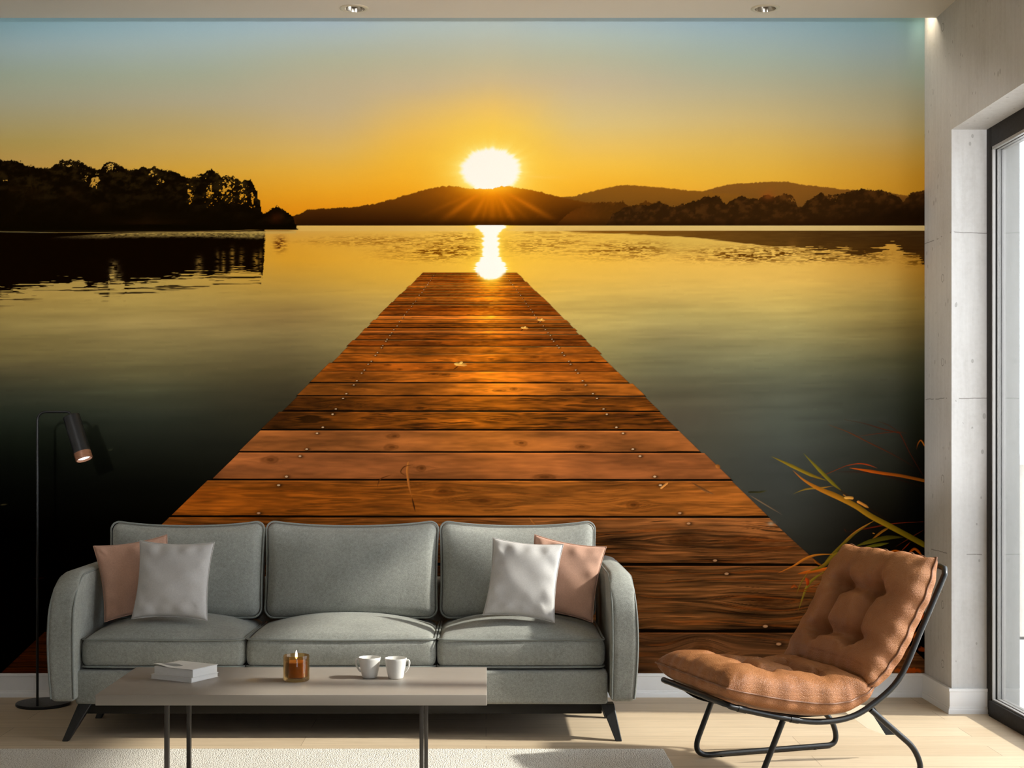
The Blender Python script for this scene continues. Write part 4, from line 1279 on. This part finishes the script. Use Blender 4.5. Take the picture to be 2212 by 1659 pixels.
for k, (x0, x1) in enumerate(((-1.582, -.944), (-.938, -.198), (-.191, .464))):
    seat_cushion(x0, x1, k * 1.7)


def frustum(tc, tw, td, bc, bw, bd):
    V = [(tc[0] + sx * tw, tc[1] + sy * td, tc[2]) for sx, sy in ((-1, -1), (1, -1), (1, 1), (-1, 1))]
    V += [(bc[0] + sx * bw, bc[1] + sy * bd, bc[2]) for sx, sy in ((-1, -1), (1, -1), (1, 1), (-1, 1))]
    return V, [(0, 1, 2, 3), (7, 6, 5, 4), (0, 4, 5, 1), (1, 5, 6, 2), (2, 6, 7, 3), (3, 7, 4, 0)]


for tx, bx, ty, by in ((-1.560, -1.620, -.835, -.905), (.4720, .5110, -.835, -.905), (-1.560, -1.612, -.42, -.47), (.4720, .5060, -.42, -.47)):
    o = wobj('leg', frustum((tx, ty, .134), .026, .026, (bx, by, 0), .0125, .0125), MT['leg'], sofa, True, .4)
    md = o.modifiers.new('edge', 'BEVEL'); md.width = .003; md.segments = 2


# ---- loose cushions leaning on the sofa back
def throw_pillow(label, x, y, z, w, h, t, tilt, yaw, roll, mat, seed, group):
    n = 36
    V, Fc, idx = [], [], {}
    rs = random.Random(seed)
    ph = [rs.uniform(0, 6.28) for _ in range(8)]
    for s in (-1, 1):
        for i in range(n + 1):
            for j in range(n + 1):
                a, b = -1 + 2 * i / n, -1 + 2 * j / n
                a, b = math.sin(a * PI / 2) * .35 + a * .65, math.sin(b * PI / 2) * .35 + b * .65
                edge = i in (0, n) or j in (0, n)
                key = (i, j, 0 if edge else s)
                if key in idx: continue
                px = a * w / 2 * (1 - .085 * (1 - b * b) ** 1.0 * abs(a) ** 2)
                pz = b * h / 2 * (1 - .085 * (1 - a * a) ** 1.0 * abs(b) ** 2)
                e = max(0, (1 - a * a)) * max(0, (1 - b * b))
                th = t / 2 * e ** .42
                ed = (1 - abs(a)) if abs(a) > abs(b) else (1 - abs(b))
                q = b if abs(a) > abs(b) else a
                wr = .006 * math.sin(q * 9 + ph[0]) * math.sin(q * 4 + ph[1]) * math.exp(-((ed - .22) / .16) ** 2)
                wr += .004 * math.sin(a * 5 + ph[2]) * math.sin(b * 6 + ph[3]) * e
                wr -= .005 * math.exp(-((b + .62) / .12) ** 2) * (.5 + .5 * math.sin(a * 13 + ph[4])) * e ** .5
                idx[key] = len(V)
                V.append((px, 0 if edge else s * (th + (wr if s < 0 else wr * .5)), pz))
    g = lambda i, j, s: idx[(i, j, 0 if (i in (0, n) or j in (0, n)) else s)]
    for s in (-1, 1):
        for i in range(n):
            for j in range(n):
                q = (g(i, j, s), g(i + 1, j, s), g(i + 1, j + 1, s), g(i, j + 1, s))
                Fc.append(q if s < 0 else q[::-1])
    o = obj('throw_pillow', (V, Fc), mat, None, True, None)
    tag(o, label, 'cushion', group)
    o.location = (x, y, z)
    o.rotation_euler = (Matrix.Rotation(math.radians(yaw), 3, 'Z') @ Matrix.Rotation(math.radians(-tilt), 3, 'X') @ Matrix.Rotation(math.radians(roll), 3, 'Y')).to_euler()
    bnd = [V[g(i, 0, 1)] for i in range(n)] + [V[g(n, j, 1)] for j in range(n)] + [V[g(n - i, n, 1)] for i in range(n)] + [V[g(0, n - j, 1)] for j in range(n)]
    s_ = obj('seam', tube(bnd, .0018, 6, closed=True), mat, o)
    md = o.modifiers.new('soft', 'SUBSURF'); md.levels = 1; md.render_levels = 1
    return o


G = 'throw cushions on the sofa'
throw_pillow('light grey throw cushion at the floor-lamp end of the sofa', -1.252, -.694, .597, .306, .318, .098, 17, -3, 1.0, MT['pillow_grey'], 3, G)
throw_pillow('dusty brown-pink throw cushion in shade beside the armrest next to the floor lamp', -1.426, -.590, .596, .296, .312, .085, 13, 16, -8, MT['pillow_pink'], 5, G)
throw_pillow('light grey throw cushion at the leather-chair end of the sofa', .149, -.694, .600, .288, .318, .098, 17, -8, 5.0, MT['pillow_grey'], 8, G)
throw_pillow('peach-pink throw cushion against the armrest nearest the leather chair', .315, -.590, .595, .300, .312, .085, 13, -10, 9, MT['pillow_pink'], 11, G)

# ================================================================== floor lamp
LX, LY = -1.9276, 6.11 - ZW
lamp = thing('floor_lamp', 'slim black floor lamp with an angled cylinder head, at the left end of the sofa', 'floor lamp', (-1.930, 6.20 - ZW, 0))
b_ = lathe([(0, 0), (.113, 0), (.1165, .003), (.1165, .0105), (.114, .013), (0, .0135)], 72)
wobj('base', move(b_, -1.930, 6.20 - ZW, 0), MT['black'], lamp)
p0 = at(80.8, 889.5, 6.11)
path = fillet([(LX, LY, .008), (LX, LY, p0.z), (at(149, 889.5, 6.11).x, LY, p0.z), (at(157, 902, 6.11).x, LY - .004, at(157, 902, 6.11).z)], [0, .042, .010, 0], 8)
wobj('pole', tube(path, .0055, 14), MT['black'], lamp)
hd0 = at(154.0, 898.5, 6.105); hd1 = at(182.2, 992.5, 6.060)
ax = (hd1 - hd0); LN = ax.length; ax.normalize()
ax = Vector((ax.x, -.22, ax.z)).normalized()
hm = Matrix.Translation(hd0) @ ax.to_track_quat('Z', 'Y').to_matrix().to_4x4()
RH = .0362
sh = wobj('lamp_shade', xf(lathe([(0, 0), (RH - .003, 0), (RH, .003), (RH, LN * .84), (RH - .004, LN * .84), (RH - .004, .05), (0, .05)], 48), hm), MT['black'], lamp)
wobj('collar', xf(lathe([(RH + .0004, LN * .84), (RH + .0004, LN), (RH - .0035, LN), (RH - .0035, LN * .84), (RH + .0004, LN * .84)], 48), hm), MT['copper'], sh)
wobj('bulb', xf(lathe([(0, LN * .90), (RH - .005, LN * .90), (RH - .005, LN * .945), (RH - .012, LN * .965), (0, LN * .97)], 40), hm), MT['bulb'], lamp)

# ================================================================== rug
ru = move(rbox(1.53, .86, .006, .005, 2, mx=2, my=2, mz=1), -.869, 4.437 - ZW, .0065)
rug = obj('area_rug', ru, MT['rug'], None)
tag(rug, 'cream looped wool area rug under the coffee table', 'rug')
fr = random.Random(3)
FV, FF = [], []
for k in range(2600):
    if k % 5: bx, by, ox, oy = fr.uniform(-2.395, .655), 5.297 - ZW + fr.uniform(-.004, .001), fr.uniform(-.3, .3), 1
    else: bx, by, ox, oy = .661 + fr.uniform(-.004, .001), fr.uniform(3.6, 5.29) - ZW, 1, fr.uniform(-.3, .3)
    l = fr.uniform(.002, .006); z0 = fr.uniform(.002, .011); w = .0012
    px, py = -oy * w, ox * w
    b0 = len(FV)
    FV += [(bx - px, by - py, z0), (bx + px, by + py, z0), (bx + ox * l, by + oy * l, z0 + fr.uniform(-.001, .002))]
    FF.append((b0, b0 + 1, b0 + 2))
e_ = obj('edge_fuzz', (FV, FF), MT['rug'], rug, False)
tag(e_, kind='stuff')
RT = .0125

# ================================================================== coffee table
tbl = thing('coffee_table', 'long low taupe coffee table on slim bronze legs, in front of the sofa', 'coffee table', (-.604, 4.65 - ZW, RT))
TZ = .38
YF, YR = 4.398 - ZW, 4.909 - ZW
wobj('table_top', box(-1.2085, .0025, YF, YR, .3465, TZ, .0018, 2), MT['taupe'], tbl, True, .5)
for x in (-.999, -.2017):
    for y, hw in ((4.452 - ZW, .0063), (4.783 - ZW, .0063)):
        wobj('leg', box(x - hw, x + hw, y - .012, y + .012, RT + .0006, .3465, .0012, 1), MT['bronze'], tbl, True, .5)
    wobj('crossbar', box(x - .0063, x + .0063, 4.464 - ZW, 4.771 - ZW, .3345, .3465), MT['bronze'], tbl, False)

# ---- books
A0 = Vector((-.961, 4.606 - ZW, 0)); A1 = Vector((-1.1145, 4.690 - ZW, 0)); A2 = Vector((-.879, 4.714 - ZW, 0))
e1 = (A1 - A0); e2 = (A2 - A0)
ang = math.atan2(e1.y, e1.x)
c_ = A0 + e1 * .5 + e2 * .5
L1, L2 = e1.length, e2.length


def book(label, cx, cy, z, w, d, t, rot, cover, curl=False):
    bk = thing('book', label, 'book', (cx, cy, z), rot, 'books on the coffee table')
    obj('pages', move(rbox(w / 2 - .002, d / 2 - .002, t / 2 - .0008, .001, 1), 0, 0, t / 2), MT['pages'], bk, True, .5)
    obj('cover', box(-w / 2, w / 2, -d / 2, d / 2, 0, .0010, .0004, 1), MT['cover'], bk)
    n = 20
    V, Fc = [], []
    for i in range(n + 1):
        for j in range(n + 1):
            a, b = i / n, j / n
            lift = 0
            if curl:
                lift = .0085 * math.exp(-((1 - a) / .22) ** 2 - ((1 - b) / .35) ** 2) + .002 * math.exp(-((a - .75) / .12) ** 2) * b
                lift -= .0012 * math.exp(-((a - .55) / .2) ** 2) * b
            V.append((-w / 2 + w * a, -d / 2 + d * b, t - .0009 + max(lift, -.0002)))
    for i in range(n):
        for j in range(n):
            k = i * (n + 1) + j
            Fc.append((k, k + n + 1, k + n + 2, k + 1))
    o = obj('cover', (V, Fc), cover, bk)
    md = o.modifiers.new('card', 'SOLIDIFY'); md.thickness = .0009; md.offset = 1
    return bk


M = Mat('printed_grey_cover', (.72, .70, .66, 1), .6, 0, .25)
v = M.coord('Object')
sp = M.n('ShaderNodeSeparateXYZ'); M.l(v, sp.inputs[0])
n1 = M.noise(v, 14, 2, .5)
# a soft grey swoosh over the lifted corner and a few faint rules
dx = M.math('ADD', sp.outputs['X'], -.040); dy = M.math('ADD', sp.outputs['Y'], -.022)
r = M.math('SQRT', M.math('ADD', M.math('MULTIPLY', M.math('MULTIPLY', dx, dx), .5), M.math('MULTIPLY', M.math('MULTIPLY', dy, dy), 1.6)))
sw = M.math('LESS_THAN', M.math('ADD', r, M.math('MULTIPLY', n1, .03)), .043)
wv = M.n('ShaderNodeTexWave'); wv.wave_type = 'BANDS'; wv.bands_direction = 'Y'; wv.inputs['Scale'].default_value = 26; wv.inputs['Distortion'].default_value = 3
M.l(v, wv.inputs['Vector'])
rl = M.math('MULTIPLY', M.math('GREATER_THAN', wv.outputs['Fac'], .9), M.math('LESS_THAN', sp.outputs['X'], .01))
col = M.mix(sw, (.72, .70, .66, 1), (.27, .27, .255, 1))
M.set(Base_Color=M.mix(M.math('MULTIPLY', rl, .35), col, (.40, .39, .36, 1)))
MT['print'] = M.m
book('slim white paperback lying on the table beneath a thicker book', c_.x, c_.y, TZ + .0004, L1, L2, .0142, ang, MT['cover'])
c2 = A0 + e1 * .485 + e2 * .52
book('white book with a grey printed cover and lifted corner, topmost of its stack', c2.x, c2.y, TZ + .0152, L1 * .955, L2 * .93, .0262, ang, MT['print'], True)

# ---- candle
cx, cy = -.620, 4.648 - ZW
cd = thing('candle', 'lit candle in an amber glass tumbler on the coffee table', 'candle', (cx, cy, TZ + .0004))
R_ = .0424
obj('glass_tumbler', lathe([(0, 0), (R_ - .003, 0), (R_, .003), (R_, .0815), (R_ - .0008, .083), (R_ - .0024, .0828), (R_ - .0036, .081), (R_ - .0042, .014), (R_ - .009, .0105), (0, .0098)], 64), MT['amber'], cd)
obj('wax', lathe([(0, .0108), (R_ - .010, .0112), (R_ - .0058, .0150), (R_ - .0056, .0605), (R_ - .009, .0625), (.012, .0612), (0, .0606)], 56), MT['wax'], cd)
obj('wick', tube([(0, 0, .059), (.0006, 0, .066), (.0015, 0, .0705)], .0010, 8), MT['seal'], cd)
obj('flame', lathe([(0, .0695), (.0024, .0715), (.0043, .0765), (.0044, .082), (.0034, .090), (.0018, .0965), (0, .1005)], 24), MT['flame'], cd)

# ---- cups
CUP = [(0, 0), (.0225, 0), (.0238, .0012), (.0252, .005), (.0275, .014), (.0305, .028), (.0332, .044), (.0352, .058), (.0364, .0655), (.0360, .0668), (.0350, .0668), (.0343, .0655), (.0330, .057), (.0310, .043), (.0284, .028), (.0256, .015), (.0225, .0068), (.012, .0046), (0, .0042)]


def cup(label, x, y, rot):
    o = obj('coffee_cup', lathe(CUP, 64), MT['ceramic'], None, True, .9)
    tag(o, label, 'cup', 'cups on the coffee table')
    o.location = (x, y, TZ + .0004); o.rotation_euler = (0, 0, rot)
    hp = catmull([(.0330, 0, .0585), (.0405, 0, .0605), (.0452, 0, .0560), (.0448, 0, .0450), (.0400, 0, .0330), (.0335, 0, .0235), (.0290, 0, .0195)], 6)
    h = obj('handle', tube(hp, [.0030 + .0008 * abs(i / (len(hp) - 1) - .5) for i in range(len(hp))], 12), MT['ceramic'], o)
    return o


cup('white ceramic cup with its handle towards the candle, half shaded by the other cup', -.385, 4.706 - ZW, math.radians(186))
cup('sunlit white ceramic cup with its handle facing the leather chair', -.2977, 4.690 - ZW, math.radians(-8))

# ================================================================== leather lounge chair
CO = Vector((1.10, 5.042 - ZW, 0))
ca, sa = math.cos(math.radians(18)), math.sin(math.radians(18))


def C(u, v, z):
    """chair coordinates: u backwards along the chair, v across it (towards the door side), z up"""
    return Vector((CO.x + ca * u + sa * v, CO.y + sa * u - ca * v, z))


chair = thing('lounge_chair', 'low armless lounge chair with tufted tan leather cushions on a black tube frame', 'lounge chair', CO)
HW, HF = .268, .230
rail = [(-.405, .296), (-.380, .286), (-.2063, .243), (-.0825, .222), (.0342, .226), (.1275, .262), (.2402, .348), (.3287, .512), (.408, .668), (.424, .700)]
rl_ = [(p.x, p.y) for p in catmull([(u, z, 0) for u, z in rail], 6)]
loop = [C(u, HW, z) for u, z in rl_]
du, dz = rl_[-1]
loop += [C(du + .012, HW - .018, dz + .018), C(du + .016, HW - .05, dz + .022), C(du + .016, -HF + .05, dz + .022), C(du + .012, -HF + .018, dz + .018)]
loop += [C(u, -HF, z) for u, z in reversed(rl_)]
u0, z0 = rl_[0]
loop += [C(u0 - .012, -HF + .02, z0 + .004), C(u0 - .014, -HF + .05, z0 + .005), C(u0 - .014, HW - .05, z0 + .005), C(u0 - .012, HW - .02, z0 + .004)]
wobj('seat_frame', tube(loop, .0103, 14, closed=True), MT['black'], chair)
for sgn, bot in ((1, .245), (-1, .240)):
    pts = [C(-.205, HW * .985 if sgn > 0 else -HF, .232), C(-.292, sgn * bot, .0115), C(.352 if sgn > 0 else .315, sgn * bot, .0115), C(.322 if sgn > 0 else .300, sgn * bot, .098), C(.130, HW * .985 if sgn > 0 else -HF, .250)]
    o = wobj('leg', tube(fillet(pts, [0, .075, .075, .05, 0], 10), .0102, 14), MT['black'], chair)
    for uu in (-.17, .22):
        wobj('glide', move(lathe([(0, 0), (.007, 0), (.008, .002), (.008, .006), (0, .006)], 16), *C(uu, sgn * bot, 0)), MT['seal'], o)
for uu in (-.36, -.165):
    wobj('rail_sleeve', tube([C(uu - .015, HW, np.interp(uu - .015, [p[0] for p in rl_], [p[1] for p in rl_])), C(uu + .015, HW, np.interp(uu + .015, [p[0] for p in rl_], [p[1] for p in rl_]))], .0120, 14), MT['black'], chair)


def profile_frames(pts, n):
    P = [Vector((p.x, p.y)) for p in catmull([(u, z, 0) for u, z in pts], 12)]
    d = [0]
    for a, b in zip(P, P[1:]): d.append(d[-1] + (b - a).length)
    out = []
    for i in range(n + 1):
        s = d[-1] * i / n
        u = float(np.interp(s, d, [p.x for p in P])); z = float(np.interp(s, d, [p.y for p in P]))
        out.append((u, z))
    fr_ = []
    for i in range(n + 1):
        a, b = out[max(0, i - 2)], out[min(n, i + 2)]
        t = Vector((b[0] - a[0], b[1] - a[1])).normalized()
        fr_.append((out[i][0], out[i][1], t.x, t.y))
    return fr_


# black sling between the rails
sl = profile_frames([(-.39, .292), (-.2063, .245), (-.0825, .224), (.0342, .228), (.1275, .264), (.2402, .350), (.3287, .512), (.408, .668), (.422, .697)], 40)
V, Fc = [], []
nv = 8
for u, z, tu, tz in sl:
    for j in range(nv + 1):
        b = -1 + 2 * j / nv
        sag = -.022 * (1 - b * b)
        V.append(C(u - tz * sag * 1.0 + 0, b * (HF - .055) + .019, z + tu * sag))
for i in range(40):
    for j in range(nv):
        k = i * (nv + 1) + j
        Fc.append((k, k + 1, k + nv + 2, k + nv + 1))
o = wobj('sling', (V, Fc), MT['sling'], chair)
md = o.modifiers.new('thick', 'SOLIDIFY'); md.thickness = .003


def tufted(name, pts, T, hw, seed, along=(-.36, .36), across=(-.36, .36)):
    n, m = 72, 64
    fr_ = profile_frames(pts, n)
    V, Fc, idx = [], [], {}
    rs = random.Random(seed)
    ph = [rs.uniform(0, 6.28) for _ in range(10)]

    def shape(a, b, s):
        ea, eb = max(0, 1 - abs(a) ** 4.2), max(0, 1 - abs(b) ** 4.2)
        e = (ea * eb) ** .34
        if s < 0: return -T * .40 * e
        cr = 0
        ga = 1 - .85 * min(1, max(0, (abs(a) - .40) / .30)); gb = 1 - .85 * min(1, max(0, (abs(b) - .40) / .30))
        for c in across: cr += .42 * ga * math.exp(-((b - c) / .09) ** 2)
        for c in along: cr += .42 * gb * math.exp(-((a - c) / .09) ** 2)
        tf = 0
        for c in across:
            for d in along: tf += .60 * math.exp(-(((a - d) ** 2 + (b - c) ** 2) / .016))
        k = max(.10, 1 - min(.62, cr) - tf)
        # pull folds radiating from the buttons and along the seams
        w = 0
        for ci, c in enumerate(across):
            for di, d in enumerate(along):
                rr = math.hypot(a - d, b - c); th = math.atan2(b - c, a - d)
                w += .05 * math.sin(th * 7 + ph[ci * 2 + di]) * math.exp(-((rr - .19) / .11) ** 2)
        ed = 1 - max(abs(a), abs(b)); q = b if abs(a) > abs(b) else a
        w += .060 * (math.sin(q * 13 + ph[4]) + .6 * math.sin(q * 21 + ph[2])) * math.sin(q * 5.3 + ph[5]) * math.exp(-((ed - .09) / .09) ** 2)
        w += .035 * math.sin(a * 8 + ph[6]) * math.sin(b * 7 + ph[7])
        return T * .60 * e * (k + w * (.4 + .6 * k))
    for s in (-1, 1):
        for i in range(n + 1):
            for j in range(m + 1):
                edge = i in (0, n) or j in (0, m)
                key = (i, j, 0 if edge else s)
                if key in idx: continue
                a0, b0 = -1 + 2 * i / n, -1 + 2 * j / m
                a, b = a0, math.sin(b0 * PI / 2) * .4 + b0 * .6
                a_ = math.sin(a0 * PI / 2) * .4 + a0 * .6
                f = (a_ + 1) / 2 * n; i0 = min(n - 1, int(f)); t = f - i0
                u = fr_[i0][0] * (1 - t) + fr_[i0 + 1][0] * t; z = fr_[i0][1] * (1 - t) + fr_[i0 + 1][1] * t
                tu, tz = fr_[i0][2], fr_[i0][3]
                h = T * .40 + (0 if edge else shape(a_, b, s))
                scal = .004 * math.sin((a_ if abs(b) > abs(a_) else b) * 9 + ph[8]) + .003 * math.sin((a_ if abs(b) > abs(a_) else b) * 23 + ph[9])
                wv_ = hw * (1 - .05 * (1 - abs(a_) ** 4) * 0 - .05 * abs(a_) ** 6)
                bb = b * (wv_ - .012 + scal * abs(b) ** 6) + .012
                uu = u + tu * scal * (1 if a_ > 0 else -1) * abs(a_) ** 8
                zz = z + tz * scal * (1 if a_ > 0 else -1) * abs(a_) ** 8
                idx[key] = len(V)
                V.append(C(uu - tz * h, bb, zz + tu * h))
    g = lambda i, j, s: idx[(i, j, 0 if (i in (0, n) or j in (0, m)) else s)]
    for s in (-1, 1):
        for i in range(n):
            for j in range(m):
                q = (g(i, j, s), g(i + 1, j, s), g(i + 1, j + 1, s), g(i, j + 1, s))
                Fc.append(q if s > 0 else q[::-1])
    o = wobj(name, (V, Fc), MT['leather'], chair, True, None)
    bnd = [V[g(i, 0, 1)] for i in range(n)] + [V[g(n, j, 1)] for j in range(m)] + [V[g(n - i, m, 1)] for i in range(n)] + [V[g(0, m - j, 1)] for j in range(m)]
    wobj('seam', tube(bnd, .0032, 8, closed=True), MT['leather_seam'], o)
    md = o.modifiers.new('soft', 'SUBSURF'); md.levels = 1; md.render_levels = 1
    return o


tufted('seat_cushion', [(-.438, .297), (-.37, .280), (-.2063, .246), (-.0825, .228), (.0342, .230), (.115, .254), (.165, .282)], .150, .300, 4)
tufted('back_cushion', [(.140, .285), (.185, .318), (.245, .385), (.3287, .520), (.395, .650), (.432, .735)], .150, .300, 9)
fl = [C(.150, -.02, .225), C(.298, -.02, .200), C(.378, -.02, .088), C(.300, -.02, .118)]
o = wobj('canvas_flap', (fl, [(0, 1, 2, 3)]), MT['canvas'], chair, False)
md = o.modifiers.new('thick', 'SOLIDIFY'); md.thickness = .004
o2 = wobj('flap_binding', ([C(.298, -.028, .200), C(.330, -.028, .196), C(.420, -.028, .086), C(.378, -.028, .088)], [(0, 1, 2, 3)]), MT['sling'], o, False)
md = o2.modifiers.new('thick', 'SOLIDIFY'); md.thickness = .006

# ================================================================== light
def light(name, kind, loc, rot, **kw):
    d = bpy.data.lights.new(name, kind)
    for k, v_ in kw.items(): setattr(d, k, v_)
    o = bpy.data.objects.new(name, d); COL.objects.link(o)
    o.location = loc; o.rotation_euler = rot
    return o


SUN_EL = math.atan(.67)
sun = light('sun', 'SUN', (6, -1.5, 4), (0, 0, 0), energy=6.2, angle=math.radians(2.4), color=(1.0, .955, .88))
d_ = Vector((-math.cos(SUN_EL), .045, -math.sin(SUN_EL)))
sun.rotation_euler = d_.to_track_quat('-Z', 'Y').to_euler()

# two added fill spots with no fitting, out of view, brighten the whole mural
SPOT_W = 312.0
for lx, pw in ((-1.8, 1.22), (1.7, .70)):
    p_ = Vector((lx, -5.0, 2.05))
    sp_ = light('mural_fill_spot', 'SPOT', p_, (0, 0, 0), energy=SPOT_W * pw, spot_size=math.radians(28.5), spot_blend=.20, shadow_soft_size=.10, color=(1.0, .99, .98))
    t_ = Vector((lx * .5, 0, 1.90)) - p_
    sp_.rotation_euler = t_.to_track_quat('-Z', 'Y').to_euler()
    sp_.scale = (3.2, 1, 1)

# warm strip hidden in the ceiling cove
light('cove_strip', 'AREA', (-.45, -.10, 3.105), (0, 0, 0), energy=2.0, shape='RECTANGLE', size=4.6, size_y=.03, color=(1.0, .90, .76))
light('cove_lamp', 'AREA', (1.86, -.095, 3.08), Vector((1, -.12, -.75)).to_track_quat('-Z', 'Y').to_euler(), energy=.26, shape='RECTANGLE', size=.05, size_y=.05, color=(1.0, .84, .60), spread=math.radians(110))

w = bpy.data.worlds.new('overcast_daylight'); SC.world = w
w.use_nodes = True
bg = w.node_tree.nodes['Background']
bg.inputs['Color'].default_value = (.90, .96, 1.06, 1); bg.inputs['Strength'].default_value = 5.6

# ================================================================== camera and colour
cam = bpy.data.cameras.new('camera'); co = bpy.data.objects.new('camera', cam); COL.objects.link(co)
co.location = (0, -ZW, EYE); co.rotation_euler = (PI / 2, 0, 0)
cam.sensor_width = 36.0; cam.lens = 50.0
cam.shift_x = (1106.0 - PVX) / 2212.0; cam.shift_y = (PVY - 829.5) / 2212.0
cam.clip_start = .05
SC.camera = co
vs = SC.view_settings
SC.display_settings.display_device = 'sRGB'
vs.view_transform = 'Standard'; vs.look = 'None'; vs.exposure = 0.0; vs.gamma = 1.0; vs.use_curve_mapping = False
SC.cycles.use_denoising = True
SC.cycles.max_bounces = 6; SC.cycles.diffuse_bounces = 3; SC.cycles.adaptive_threshold = .05; SC.cycles.transparent_max_bounces = 8
SC.cycles.sample_clamp_indirect = 6.0
